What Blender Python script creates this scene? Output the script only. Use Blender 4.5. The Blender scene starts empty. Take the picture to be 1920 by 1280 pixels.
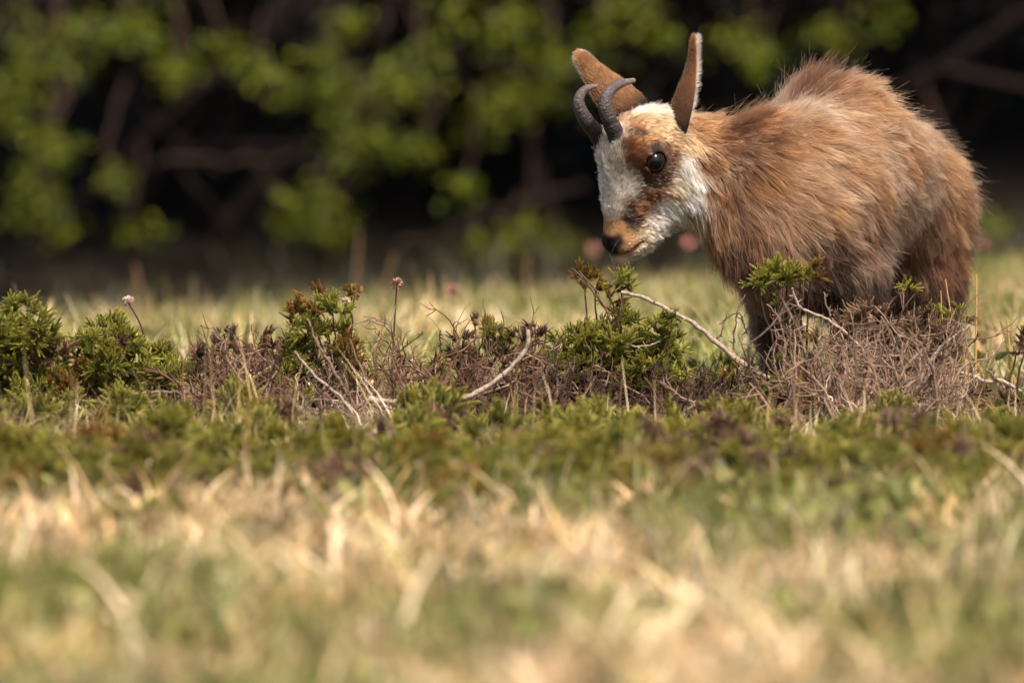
import bpy, math, random, time
import numpy as np
from mathutils import Vector, kdtree
T0 = time.time()
rng = np.random.default_rng(7)
random.seed(7)
S = bpy.context.scene
COL = S.collection

# ------------------------------------------------------------------ camera, sky, sun, exposure
CAM_Y, CAM_H, LOOK_Z, LENS = -16.0, 0.77, 0.09, 400.0
cam_d = bpy.data.cameras.new('camera')
cam = bpy.data.objects.new('camera', cam_d)
COL.objects.link(cam)
S.camera = cam
TILT = math.atan2(CAM_H - LOOK_Z, -CAM_Y)
cam.location = (0, CAM_Y, CAM_H)
cam.rotation_euler = (math.pi / 2 - TILT, 0, 0)
cam_d.lens = LENS
cam_d.sensor_width = 36.0
cam_d.clip_start = 0.5
cam_d.clip_end = 2000
cam_d.dof.use_dof = True
cam_d.dof.focus_distance = 15.98
cam_d.dof.aperture_fstop = 5.4

SUN_EL, SUN_AZ = math.radians(57), math.radians(152)   # azimuth of the sun seen from the scene, measured from +Y towards +X
world = bpy.data.worlds.new('World')
S.world = world
world.use_nodes = True
wn = world.node_tree.nodes
wl = world.node_tree.links
bg = wn['Background']
sky = wn.new('ShaderNodeTexSky')
sky.sky_type = 'NISHITA'
sky.sun_disc = False
sky.sun_elevation = SUN_EL
sky.sun_rotation = SUN_AZ
sky.dust_density = 5.0
sky.air_density = 1.0
wl.new(sky.outputs[0], bg.inputs[0])
bg.inputs[1].default_value = 0.09
sun_d = bpy.data.lights.new('sun', 'SUN')
sun_d.energy = 3.6
sun_d.angle = math.radians(9)
sun_d.color = (1.0, 0.88, 0.70)
sun = bpy.data.objects.new('sun', sun_d)
COL.objects.link(sun)
sdir = Vector((math.sin(SUN_AZ) * math.cos(SUN_EL), math.cos(SUN_AZ) * math.cos(SUN_EL), math.sin(SUN_EL)))
sun.rotation_euler = (-sdir).to_track_quat('-Z', 'Y').to_euler()
sun.location = sdir * 30
vs = S.view_settings
vs.view_transform = 'Standard'
vs.look = 'None'
vs.gamma = 1.0
vs.exposure = 0.95
S.render.engine = 'CYCLES'
S.cycles.max_bounces = 6
S.cycles.transparent_max_bounces = 8
S.cycles.diffuse_bounces = 3
S.cycles.glossy_bounces = 3
S.cycles.transmission_bounces = 4

FPX = LENS / 36.0 * 1920.0
_cf = np.array([0, math.cos(TILT), -math.sin(TILT)])
_cu = np.array([0, math.sin(TILT), math.cos(TILT)])
_cr = np.array([1.0, 0, 0])
_cp = np.array([0, CAM_Y, CAM_H])


def at(u, v, y):
    """the point at depth y whose place in the photograph (1920 wide) is u, v"""
    d = _cf * FPX + _cr * (u - 960) + _cu * (640 - v)
    return _cp + d * ((y - CAM_Y) / d[1])


def proj(p):
    q = np.asarray(p) - _cp
    z = q @ _cf
    return np.stack([960 + FPX * (q @ _cr) / z, 640 - FPX * (q @ _cu) / z, z], -1)


# ------------------------------------------------------------------ helpers
def srgb(r, g, b, k=1.0):
    c = np.array([r, g, b], float) / 255.0
    return np.where(c <= .04045, c / 12.92, ((c + .055) / 1.055) ** 2.4) * k


def link(o, parent=None):
    COL.objects.link(o)
    if parent is not None:
        o.parent = parent
    return o


def tag(o, label=None, cat=None, group=None, kind=None):
    if label:
        o['label'] = label
    if cat:
        o['category'] = cat
    if group:
        o['group'] = group
    if kind:
        o['kind'] = kind
    return o


def thing(name, label, cat, loc=(0, 0, 0), group=None):
    o = bpy.data.objects.new(name, None)
    o.empty_display_size = .02
    o.location = loc
    COL.objects.link(o)
    return tag(o, label, cat, group)


def mesh_np(name, V, F, mat=None, col=None, parent=None, smooth=False, loc=None):
    """V (n,3) world coordinates, F (m,k) faces; col (n,3) vertex colours"""
    V = np.asarray(V, np.float32)
    F = np.asarray(F, np.int32)
    me = bpy.data.meshes.new(name)
    org = np.zeros(3)
    if parent is not None:
        org = np.array(parent.location)
        if parent.parent is not None:
            org = org + np.array(parent.parent.location)
    if loc is not None:
        org = np.array(loc)
    W = (V - org).astype(np.float32)
    me.vertices.add(len(W))
    me.vertices.foreach_set('co', W.ravel())
    k = F.shape[1]
    me.loops.add(F.size)
    me.loops.foreach_set('vertex_index', F.ravel())
    me.polygons.add(len(F))
    me.polygons.foreach_set('loop_start', np.arange(len(F), dtype=np.int32) * k)
    me.polygons.foreach_set('loop_total', np.full(len(F), k, np.int32))
    if smooth:
        me.polygons.foreach_set('use_smooth', np.ones(len(F), bool))
    if col is not None:
        a = me.attributes.new('col', 'FLOAT_COLOR', 'POINT')
        c = np.ones((len(W), 4), np.float32)
        c[:, :3] = col
        a.data.foreach_set('color', c.ravel())
    me.update(calc_edges=True)
    me.validate()
    if mat is not None:
        me.materials.append(mat)
    o = bpy.data.objects.new(name, me)
    if loc is not None:
        o.location = loc
    return link(o, parent)


def nrm(a):
    return a / np.maximum(np.linalg.norm(a, axis=-1, keepdims=True), 1e-9)


def frame_of(d):
    """two unit vectors across each direction d (n,3)"""
    up = np.where(np.abs(d[:, 2:3]) > .9, np.array([[1., 0, 0]]), np.array([[0., 0, 1]]))
    a = nrm(np.cross(d, up))
    return a, np.cross(a, d)


class Geo:
    """collects triangles and quads (as quads) with colours"""
    def __init__(s):
        s.V, s.F, s.C, s.n = [], [], [], 0

    def add(s, V, F, C):
        V = np.asarray(V).reshape(-1, 3)
        C = np.broadcast_to(np.asarray(C, float), V.shape)
        s.V.append(V); s.F.append(np.asarray(F) + s.n); s.C.append(C); s.n += len(V)

    def build(s, name, mat, parent=None, smooth=False, loc=None):
        return mesh_np(name, np.concatenate(s.V), np.concatenate(s.F), mat, np.concatenate(s.C), parent, smooth, loc)


def tube(geo, P, R, C, sides=6, cap=True):
    P = np.asarray(P, float); R = np.broadcast_to(np.asarray(R, float), (len(P),))
    D = nrm(np.gradient(P, axis=0))
    a = np.zeros_like(D); t = frame_of(D[:1])[0][0]
    for i in range(len(P)):
        t = t - D[i] * (t @ D[i]); t = t / max(np.linalg.norm(t), 1e-9); a[i] = t
    b = np.cross(D, a)
    th = np.arange(sides) * 2 * np.pi / sides
    V = P[:, None] + R[:, None, None] * (a[:, None] * np.cos(th)[None, :, None] + b[:, None] * np.sin(th)[None, :, None])
    n = len(P)
    i, j = np.meshgrid(np.arange(n - 1), np.arange(sides), indexing='ij')
    j2 = (j + 1) % sides
    F = np.stack([i * sides + j, i * sides + j2, (i + 1) * sides + j2, (i + 1) * sides + j], -1).reshape(-1, 4)
    C = np.asarray(C, float)
    Cv = np.broadcast_to(C if C.ndim == 1 else C[:, None, :], V.shape)
    geo.add(V, F, Cv.reshape(-1, 3))
    if cap:
        V2 = np.concatenate([V[-1], P[-1:] + D[-1:] * R[-1] * .6])
        jj = np.arange(sides)
        F2 = np.stack([jj, (jj + 1) % sides, np.full(sides, sides), np.full(sides, sides)], -1)
        F2 = np.stack([jj[0::2], (jj[0::2] + 1) % sides, (jj[0::2] + 2) % sides, np.full(len(jj[0::2]), sides)], -1) if sides % 2 == 0 else F2
        geo.add(V2, F2, C if C.ndim == 1 else C[-1])


def spline(pts, n):
    """Catmull-Rom through pts"""
    p = np.asarray(pts, float)
    p = np.concatenate([[2 * p[0] - p[1]], p, [2 * p[-1] - p[-2]]])
    t = np.linspace(0, len(p) - 3 - 1e-6, n)
    i = t.astype(int); f = (t - i)[:, None]
    a, b, c, d = p[i], p[i + 1], p[i + 2], p[i + 3]
    return .5 * (2 * b + (c - a) * f + (2 * a - 5 * b + 4 * c - d) * f ** 2 + (3 * b - a - 3 * c + d) * f ** 3)


def material(name, rough=.8, spec=.25, attr=True, color=None, noise=None, trans=0.0, bump=None, sss=0):
    m = bpy.data.materials.new(name)
    m.use_nodes = True
    nt = m.node_tree
    b = nt.nodes['Principled BSDF']
    b.inputs['Roughness'].default_value = rough
    b.inputs['Specular IOR Level'].default_value = spec
    src = None
    if attr:
        a = nt.nodes.new('ShaderNodeAttribute'); a.attribute_name = 'col'
        src = a.outputs['Color']
    elif color is not None:
        b.inputs['Base Color'].default_value = (*color, 1)
    if noise:
        scale, lo, hi = noise
        tc = nt.nodes.new('ShaderNodeTexCoord')
        n = nt.nodes.new('ShaderNodeTexNoise'); n.inputs['Scale'].default_value = scale; n.inputs['Detail'].default_value = 5
        nt.links.new(tc.outputs['Object'], n.inputs['Vector'])
        mr = nt.nodes.new('ShaderNodeMapRange'); mr.inputs['From Min'].default_value = .3; mr.inputs['From Max'].default_value = .7
        mr.inputs['To Min'].default_value = lo; mr.inputs['To Max'].default_value = hi
        nt.links.new(n.outputs[0], mr.inputs[0])
        vm = nt.nodes.new('ShaderNodeVectorMath'); vm.operation = 'SCALE'
        if src is not None:
            nt.links.new(src, vm.inputs[0])
        else:
            vm.inputs[0].default_value = color
        nt.links.new(mr.outputs[0], vm.inputs['Scale'])
        src = vm.outputs[0]
    if bump:
        tc = nt.nodes.new('ShaderNodeTexCoord')
        n = nt.nodes.new('ShaderNodeTexNoise'); n.inputs['Scale'].default_value = bump[0]; n.inputs['Detail'].default_value = 4
        nt.links.new(tc.outputs['Object'], n.inputs['Vector'])
        bp = nt.nodes.new('ShaderNodeBump'); bp.inputs['Distance'].default_value = bump[1]
        nt.links.new(n.outputs[0], bp.inputs['Height'])
        nt.links.new(bp.outputs[0], b.inputs['Normal'])
    if src is not None:
        nt.links.new(src, b.inputs['Base Color'])
    if trans:
        tr = nt.nodes.new('ShaderNodeBsdfTranslucent')
        if src is not None:
            nt.links.new(src, tr.inputs[0])
        mx = nt.nodes.new('ShaderNodeMixShader'); mx.inputs[0].default_value = trans
        nt.links.new(b.outputs[0], mx.inputs[1]); nt.links.new(tr.outputs[0], mx.inputs[2])
        nt.links.new(mx.outputs[0], nt.nodes['Material Output'].inputs[0])
    return m

# ------------------------------------------------------------------ ground sheet
def hsh(x, y):
    return np.sin(x * 1.7 + y * 2.3) * .5 + np.sin(x * 4.1 - y * 3.3 + 1.2) * .3 + np.sin(x * 9.7 + y * 7.9 + .4) * .2


def ground_z(x, y):
    x = np.asarray(x, float); y = np.asarray(y, float)
    z = -.019 * np.clip(y - .6, 0, 9.5) - .06 * np.clip((y - .6) / 9.5, 0, 1) ** 2
    z = z + .055 * np.clip(x - .1, -1.2, 1.5) * np.clip((y - .5) / 6, 0, 1.2)
    bank = np.clip((y - 12.6) / 7, 0, 1)
    z = z + bank ** 1.3 * 2.2 + np.clip(y - 19.6, 0, 60) * .22
    near = np.exp(-((y + 2) / 9) ** 2)
    z = z + hsh(x, y) * .012 * near
    return z


def axis(lo, hi, fine_lo, fine_hi, step, grow=1.25):
    a = list(np.arange(fine_lo, fine_hi + 1e-6, step))
    s = step
    while a[-1] < hi:
        s *= grow; a.append(min(a[-1] + s, hi))
    s = step
    while a[0] > lo:
        s *= grow; a.insert(0, max(a[0] - s, lo))
    return np.array(a)


gx = axis(-300, 300, -4, 4, .12)
gy = axis(-60, 400, -9, 21, .12)
GX, GY = np.meshgrid(gx, gy, indexing='ij')
GV = np.stack([GX, GY, ground_z(GX, GY)], -1).reshape(-1, 3)
ii, jj = np.meshgrid(np.arange(len(gx) - 1), np.arange(len(gy) - 1), indexing='ij')
GF = np.stack([ii * len(gy) + jj, (ii + 1) * len(gy) + jj, (ii + 1) * len(gy) + jj + 1, ii * len(gy) + jj + 1], -1).reshape(-1, 4)
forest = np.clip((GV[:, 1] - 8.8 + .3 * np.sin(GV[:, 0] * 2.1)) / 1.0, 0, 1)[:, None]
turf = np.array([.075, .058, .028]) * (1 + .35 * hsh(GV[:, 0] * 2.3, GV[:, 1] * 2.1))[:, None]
gcol = turf * (1 - forest) + np.array([.007, .005, .0035]) * forest  # dark soil under the bushes, blackened further to stand for their shade
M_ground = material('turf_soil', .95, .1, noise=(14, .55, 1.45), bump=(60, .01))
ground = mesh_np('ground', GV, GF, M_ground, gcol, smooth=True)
tag(ground, kind='structure')

# ------------------------------------------------------------------ the chamois: one continuous body from a smooth distance field
HY, HP, HR = math.radians(48), 0.0, math.radians(-7)
_B = np.array([[-math.sin(HY), math.cos(HY), 0], [-math.cos(HY), -math.sin(HY), 0], [0, 0, 1.0]])   # columns: forward, left, up
_B = np.stack([_B[:, 0], _B[:, 1], np.array([0, 0, 1.0])], 1)
_rr = np.array([[1, 0, 0], [0, math.cos(HR), -math.sin(HR)], [0, math.sin(HR), math.cos(HR)]])
HB = _B @ _rr
EYE_L = at(1230, 303, -.03)
HO = EYE_L - HB @ np.array([.002, .050, .0])          # origin between the eyes


def hd(f, l, u):
    return HO + HB @ (np.array([f, l, u]) / 1000.0)


def smin(a, b, k):
    h = np.clip(.5 + .5 * (b - a) / k, 0, 1)
    return b + (a - b) * h - k * h * (1 - h)


def smax(a, b, k):
    return -smin(-a, -b, k)


def d_cone(p, a, b, ra, rb):
    ab = b - a
    h = np.clip((p - a) @ ab / (ab @ ab), 0, 1)
    return np.linalg.norm(p - a - h[:, None] * ab, axis=1) - (ra + (rb - ra) * h)


def d_ell(p, c, r, B=None):
    q = p - c
    if B is not None:
        q = q @ B
    k0 = np.linalg.norm(q / r, axis=1); k1 = np.linalg.norm(q / (r * r), axis=1)
    return k0 * (k0 - 1) / np.maximum(k1, 1e-9)


def px(r, y=0):
    return r / FPX * (y - CAM_Y)


prims = []        # (function, blend)


def cone(u1, v1, y1, r1, u2, v2, y2, r2, k=.03):
    a, b = at(u1, v1, y1), at(u2, v2, y2)
    prims.append((lambda p: d_cone(p, a, b, px(r1, y1), px(r2, y2)), k))


# trunk
cone(1508, 400, .08, 100, 1575, 340, .26, 138, .04)
cone(1575, 340, .26, 138, 1645, 372, .44, 122, .05)
cone(1645, 372, .44, 122, 1680, 396, .56, 102, .05)
cone(1508, 280, .10, 68, 1562, 268, .24, 74, .05)            # withers
cone(1562, 268, .24, 74, 1680, 334, .48, 66, .06)
# neck and throat
cone(1312, 305, .05, 62, 1420, 330, .07, 90, .04)
cone(1420, 330, .07, 90, 1510, 355, .12, 112, .05)
cone(1335, 380, .03, 52, 1450, 440, .05, 86, .05)
cone(1450, 440, .05, 86, 1478, 500, .08, 72, .05)
# shoulder and legs, near fore
cone(1560, 390, .12, 90, 1590, 505, .10, 60, .06)
cone(1590, 505, .10, 58, 1602, 610, .09, 34, .03)
cone(1602, 610, .09, 32, 1606, 735, .06, 21, .02)
cone(1606, 735, .06, 21, 1600, 762, .03, 24, .01)
# far fore
cone(1450, 480, .12, 66, 1456, 610, .14, 38, .04)
cone(1456, 610, .14, 34, 1458, 735, .12, 21, .02)
cone(1458, 735, .12, 21, 1452, 762, .09, 24, .01)
# near hind: thigh, shank, cannon
cone(1700, 400, .50, 102, 1718, 520, .46, 76, .06)
cone(1718, 520, .46, 72, 1748, 630, .56, 38, .03)
cone(1748, 630, .56, 32, 1750, 735, .52, 22, .02)
cone(1750, 735, .52, 22, 1744, 760, .49, 25, .01)
# far hind
cone(1610, 420, .58, 100, 1600, 530, .54, 70, .05)
cone(1600, 530, .54, 64, 1612, 630, .66, 34, .03)
cone(1612, 630, .66, 30, 1612, 735, .62, 22, .02)
cone(1612, 735, .62, 22, 1606, 760, .59, 25, .01)
# tail
cone(1722, 336, .62, 28, 1738, 400, .68, 20, .02)

hprims = []


def hel(c, r, k):
    c_ = np.array(c) / 1000; r_ = np.array(r) / 1000
    hprims.append((lambda q: d_ell(q, c_, r_), k))


def hcone(a, ra, b, rb, k):
    a_ = np.array(a) / 1000; b_ = np.array(b) / 1000
    hprims.append((lambda q: d_cone(q, a_, b_, ra / 1000, rb / 1000), k))


# head, in millimetres forward, left (mirrored), up from the point between the eyes
hel((-24, 0, 16), (56, 45, 44), .02)
hcone((22, 18, 20), 24, (-25, 16, 32), 24, .02)          # horn boss and brow
hel((-4, 38, 4), (27, 19, 24), .018)                      # orbit
hcone((16, 0, -4), 34, (14, 0, -90), 22, .02)              # bridge
hcone((-6, 12, -40), 25, (2, 9, -96), 19, .02)            # cheek line
hel((13, 0, -116), (24, 23, 22), .012)                     # muzzle
hel((8, 11, -122), (20, 17, 17), .010)                    # upper lip
hcone((5, 0, -142), 16, (-20, 8, -117), 18, .008)         # chin
hcone((-16, 9, -112), 18, (-72, 24, -52), 31, .025)       # jaw
hcone((16, 48, 10), 4, (0, 51, 16.5), 4, .005); hcone((0, 51, 16.5), 4, (-16, 46, 11), 4, .005)   # upper lid
hcone((14, 48, -12), 3.5, (-14, 46, -11), 3.5, .005)   # lower lid
hel((-42, 27, -22), (42, 27, 40), .025)                   # cheek
hcone((-50, 0, 12), 50, (-95, 0, 2), 55, .03)             # nape


def sdf(p):
    d = None
    for f, k in prims:
        e = f(p)
        d = e if d is None else smin(d, e, k)
    q = (p - HO) @ HB
    q = np.stack([q[:, 0], np.abs(q[:, 1]), q[:, 2]], 1)
    h = None
    for f, k in hprims:
        e = f(q)
        h = e if h is None else smin(h, e, k)
    # mouth slit, nostril, eye socket
    mp = MOUTH
    for a, b in zip(mp[:-1], mp[1:]):
        h = smax(h, -d_cone(q, a, b, .0022, .0018), .004)
    h = smax(h, -d_cone(q, np.array([.038, .006, -.122]), np.array([.031, .019, -.112]), .0042, .0036), .004)
    h = smax(h, -d_cone(q, np.array([.038, 0, -.123]), np.array([.035, 0, -.134]), .0018, .0018), .003)
    h = smax(h, -(np.linalg.norm(q - EYEC, axis=1) - .0169), .003)
    return smin(d, h, .03)


MOUTH = np.array([[33, 2, -142], [25, 15, -140], [10, 26, -130], [-4, 31, -116]]) / 1000
EYEC = np.array([.001, .0435, .0])
EYER = .0165
# sample coarsely, refine near the surface
lo = np.array([min(at(1060, 0, 0)[0], .1), -.16, -.03]); hi = np.array([.70, .80, .52])
st, mul = .0033, 5
n = np.ceil((hi - lo) / (st * mul)).astype(int)
ax = [lo[i] + (np.arange(n[i]) + .5) * st * mul for i in range(3)]
G = np.stack(np.meshgrid(*ax, indexing='ij'), -1).reshape(-1, 3)
dc = sdf(G).reshape(n)
act = np.abs(dc) < st * mul * 1.35
fine = np.repeat(np.repeat(np.repeat(act, mul, 0), mul, 1), mul, 2)
sgn = np.repeat(np.repeat(np.repeat(np.sign(dc), mul, 0), mul, 1), mul, 2).astype(np.float32)
idx = np.argwhere(fine)
D = sgn * .05
D[fine] = np.concatenate([sdf(lo + (c + .5) * st) for c in np.array_split(idx, 12)])


def surface_nets(D):
    s = D < 0
    c = sum(s[i:D.shape[0] - 1 + i, j:D.shape[1] - 1 + j, k:D.shape[2] - 1 + k].astype(np.int8) for i in (0, 1) for j in (0, 1) for k in (0, 1))
    cells = np.argwhere((c > 0) & (c < 8))
    ids = -np.ones(c.shape, np.int64); ids[tuple(cells.T)] = np.arange(len(cells))
    acc = np.zeros((len(cells), 3)); cnt = np.zeros(len(cells))
    cor = [np.array([i, j, k]) for i in (0, 1) for j in (0, 1) for k in (0, 1)]
    for a in cor:
        for b in cor:
            if (b - a).sum() == 1 and (b - a).min() >= 0:
                da = D[tuple((cells + a).T)]; db = D[tuple((cells + b).T)]
                m = (da < 0) != (db < 0)
                t = np.where(m, da / np.where(da == db, 1, da - db), 0)
                acc[m] += (a + t[:, None] * (b - a))[m]; cnt[m] += 1
    V = cells + acc / cnt[:, None]
    F = []
    for ax_ in range(3):
        o1, o2 = [(1, 2), (2, 0), (0, 1)][ax_]
        sl = [slice(None)] * 3; sl2 = [slice(None)] * 3
        sl[ax_] = slice(0, -1); sl2[ax_] = slice(1, None)
        cr = np.argwhere(s[tuple(sl)] != s[tuple(sl2)])
        ok = (cr[:, o1] > 0) & (cr[:, o2] > 0) & (cr[:, o1] < D.shape[o1] - 1) & (cr[:, o2] < D.shape[o2] - 1)
        cr = cr[ok]
        e1 = np.zeros(3, int); e1[o1] = 1
        e2 = np.zeros(3, int); e2[o2] = 1
        q = np.stack([ids[tuple((cr - e1 - e2).T)], ids[tuple((cr - e2).T)], ids[tuple(cr.T)], ids[tuple((cr - e1).T)]], 1)
        fl = ~s[tuple(cr.T)]
        q[fl] = q[fl][:, ::-1]
        F.append(q)
    F = np.concatenate(F)
    return V, F[(F >= 0).all(1)]


BV, BF = surface_nets(D)
BV = lo + (BV + .5) * st
# keep the piece that is the animal (smooth, one surface)
def vnormals(V, F):
    fn = np.cross(V[F[:, 2]] - V[F[:, 0]], V[F[:, 3]] - V[F[:, 1]])
    N = np.zeros_like(V)
    for k in range(4):
        for c_ in range(3):
            N[:, c_] += np.bincount(F[:, k], fn[:, c_], len(V))
    return nrm(N)


BN = vnormals(BV, BF)
print('body', len(BV), len(BF), round(time.time() - T0, 1))
# ------------------------------------------------------------------ coat: colour, lie, length and lift read off at points of the body
COLS = dict(
    white=srgb(226, 214, 202), white2=srgb(192, 176, 164), cream=srgb(214, 188, 160), creamtan=srgb(166, 128, 94),
    tan=srgb(160, 110, 73), tanb=srgb(142, 96, 62), gold=srgb(168, 116, 76), goldt=srgb(156, 107, 72),
    orange=srgb(138, 96, 62), brown=srgb(122, 78, 50), redb=srgb(130, 82, 52), taupe=srgb(116, 79, 58),
    taupel=srgb(146, 106, 80), rose=srgb(104, 65, 47), rosed=srgb(70, 43, 32), dk=srgb(58, 38, 30),
    vdk=srgb(32, 21, 17), dkgrey=srgb(66, 50, 46), grayb=srgb(112, 82, 66), black=srgb(18, 15, 16), muz=srgb(186, 140, 100), eyed=srgb(70, 48, 38))
GAIN = .86
for k_ in COLS:
    if k_ not in ('white', 'white2', 'cream', 'creamtan', 'muz', 'black', 'eyed'):
        COLS[k_] = COLS[k_] * (COLS[k_] / COLS[k_].mean()) ** .02 * .43
# u, v, lie (right, down), length mm, lift, colour
HEADC = [
 (1150,425,0,-1,4,.15,'muz'),(1155,395,0,-1,8,.2,'white'),(1160,360,.15,-1,11,.25,'white'),(1190,345,.6,-.8,11,.25,'white2'),
 (1138,325,-.2,-1,11,.3,'white'),(1150,285,0,-1,10,.25,'white'),(1135,262,0,-1,9,.3,'cream'),(1122,300,-.3,-.9,9,.3,'white2'),(1165,310,.1,-1,10,.25,'white2'),
 (1140,400,-.1,-1,8,.25,'white'),(1175,335,.3,-.9,11,.25,'white'),(1176,368,.4,-.9,10,.25,'white'),
 (1205,372,.8,-.5,8,.2,'brown'),(1198,402,.8,-.3,7,.2,'brown'),(1178,410,.7,-.6,6,.2,'dkgrey'),(1182,388,.7,-.6,8,.2,'grayb'),(1225,368,.8,-.2,7,.2,'brown'),(1212,390,.8,-.2,8,.2,'brown'),(1190,420,.7,-.3,5,.2,'dkgrey'),
 (1230,348,.8,0,4,.15,'eyed'),(1250,335,.9,0,4,.15,'eyed'),(1205,320,.3,-.9,5,.15,'brown'),(1192,292,.2,-.9,7,.2,'orange'),(1194,268,.3,-.8,7,.2,'tanb'),(1212,340,.5,-.6,4,.15,'eyed'),(1240,340,.8,0,4,.15,'eyed'),
 (1230,273,.9,-.2,3,.1,'dkgrey'),(1215,258,.9,-.2,6,.2,'tan'),(1197,247,.8,-.4,7,.25,'dk'),(1264,303,1,0,5,.2,'taupe'),(1245,255,1,-.1,7,.25,'creamtan'),(1255,278,1,0,4,.2,'grayb'),
 (1175,280,.2,-.9,8,.2,'grayb'),(1180,310,.2,-.9,8,.2,'brown'),(1185,235,.8,-.4,9,.25,'tan'),
 (1195,222,.8,-.4,9,.3,'creamtan'),(1205,205,.8,-.3,11,.4,'cream'),(1240,202,1,-.2,11,.4,'cream'),(1240,228,1,-.1,9,.3,'creamtan'),(1268,272,1,.1,8,.25,'creamtan'),(1215,238,.9,-.2,8,.25,'creamtan'),
 (1288,308,.7,.7,15,.3,'white'),(1305,340,.6,.8,17,.3,'white'),(1275,345,.8,.5,13,.25,'cream'),(1288,378,.6,.7,15,.3,'white'),(1252,390,.7,.5,12,.25,'white'),
 (1240,420,.8,.4,12,.25,'white'),(1215,442,.8,.2,8,.2,'cream'),(1265,420,.7,.6,14,.3,'cream'),(1262,368,.8,.3,10,.25,'creamtan'),(1298,405,.6,.7,16,.3,'creamtan'),(1225,405,.8,.3,10,.2,'white2'),
 (1180,440,.6,-.6,3,.15,'muz'),(1187,465,.8,-.2,3,.15,'muz'),(1145,432,0,-1,3,.15,'muz'),(1165,425,.3,-.9,3,.15,'muz'),(1170,472,.8,-.1,3,.15,'muz'),(1192,488,.8,.3,4,.2,'cream'),(1208,470,.8,.3,5,.2,'cream'),(1165,494,.3,.9,3,.2,'cream'),(1180,497,.3,.9,3,.2,'cream'),
 (1150,458,0,-1,0,0,'black'),(1133,457,0,-1,0,0,'black'),(1141,455,0,-1,0,0,'black'),(1156,455,0,-1,0,0,'black'),(1148,472,0,-1,0,0,'black'),
 (1300,272,.6,.7,13,.3,'creamtan'),(1290,225,.9,.2,13,.3,'tan'),(1312,240,.8,.3,20,.35,'tan'),
]
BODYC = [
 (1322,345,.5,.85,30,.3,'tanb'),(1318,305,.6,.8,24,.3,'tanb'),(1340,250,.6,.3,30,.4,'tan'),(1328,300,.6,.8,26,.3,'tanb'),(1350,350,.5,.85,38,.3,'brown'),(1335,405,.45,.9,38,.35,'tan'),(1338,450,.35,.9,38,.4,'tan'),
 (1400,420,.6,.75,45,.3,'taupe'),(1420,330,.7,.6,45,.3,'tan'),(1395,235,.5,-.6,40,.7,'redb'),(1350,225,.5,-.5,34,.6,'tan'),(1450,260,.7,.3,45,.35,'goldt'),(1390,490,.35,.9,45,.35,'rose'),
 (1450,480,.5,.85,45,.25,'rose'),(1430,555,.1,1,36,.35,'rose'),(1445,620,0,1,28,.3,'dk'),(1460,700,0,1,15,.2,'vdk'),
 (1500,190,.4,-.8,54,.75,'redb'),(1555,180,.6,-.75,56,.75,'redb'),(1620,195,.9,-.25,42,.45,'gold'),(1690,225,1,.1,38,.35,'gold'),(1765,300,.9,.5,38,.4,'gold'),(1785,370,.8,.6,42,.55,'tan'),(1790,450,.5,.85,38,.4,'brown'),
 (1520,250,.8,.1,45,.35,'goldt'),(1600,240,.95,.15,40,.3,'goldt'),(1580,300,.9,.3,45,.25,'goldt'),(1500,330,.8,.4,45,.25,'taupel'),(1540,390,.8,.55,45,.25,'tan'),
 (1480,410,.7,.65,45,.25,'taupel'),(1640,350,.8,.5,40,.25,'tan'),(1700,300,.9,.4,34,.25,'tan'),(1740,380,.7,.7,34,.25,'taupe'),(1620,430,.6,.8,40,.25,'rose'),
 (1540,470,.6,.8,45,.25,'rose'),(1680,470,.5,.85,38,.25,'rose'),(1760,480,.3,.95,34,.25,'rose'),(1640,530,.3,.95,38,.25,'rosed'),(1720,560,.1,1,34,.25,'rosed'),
 (1560,540,.3,.95,36,.25,'dk'),(1500,560,.1,1,30,.25,'vdk'),(1770,570,0,1,30,.25,'rosed'),(1600,620,0,1,24,.2,'vdk'),(1605,700,0,1,12,.2,'vdk'),(1750,650,0,1,20,.2,'dk'),(1750,720,0,1,12,.2,'vdk'),(1600,580,0,1,28,.2,'dk'),  # between the forelegs the tone also holds the shadow under the chest
]
pr = proj(BV)
face_cam = (BN * (_cp - BV)).sum(1) > 0
vis_i = np.where(face_cam)[0]


def pick(u, v):
    d2 = (pr[vis_i, 0] - u) ** 2 + (pr[vis_i, 1] - v) ** 2
    m = d2 < max(16, d2.min() * 1.3 + 4)
    c_ = vis_i[m]
    return c_[np.argmin(pr[c_, 2])]


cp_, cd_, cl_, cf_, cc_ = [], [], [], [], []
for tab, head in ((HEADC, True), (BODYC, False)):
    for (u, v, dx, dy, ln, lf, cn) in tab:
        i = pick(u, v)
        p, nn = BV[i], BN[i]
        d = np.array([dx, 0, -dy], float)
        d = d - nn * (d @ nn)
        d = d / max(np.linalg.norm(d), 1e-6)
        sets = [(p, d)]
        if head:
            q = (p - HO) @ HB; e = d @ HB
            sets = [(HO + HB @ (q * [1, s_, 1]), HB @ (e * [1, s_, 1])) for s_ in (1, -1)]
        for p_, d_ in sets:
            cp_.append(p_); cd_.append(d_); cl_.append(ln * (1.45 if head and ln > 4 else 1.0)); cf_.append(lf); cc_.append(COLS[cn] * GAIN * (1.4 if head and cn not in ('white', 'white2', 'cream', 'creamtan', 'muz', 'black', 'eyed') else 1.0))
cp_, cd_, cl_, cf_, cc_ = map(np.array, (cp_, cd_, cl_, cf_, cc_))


def wob(p, s, k):
    q = p * s
    return np.sin(q[:, 0] * 1.3 + q[:, 1] * 2.1 + k) * np.sin(q[:, 2] * 1.7 - q[:, 1] * .9 + k * 2.3) + .5 * np.sin(q[:, 0] * 3.1 - q[:, 2] * 2.7 + k * 1.1)


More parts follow.
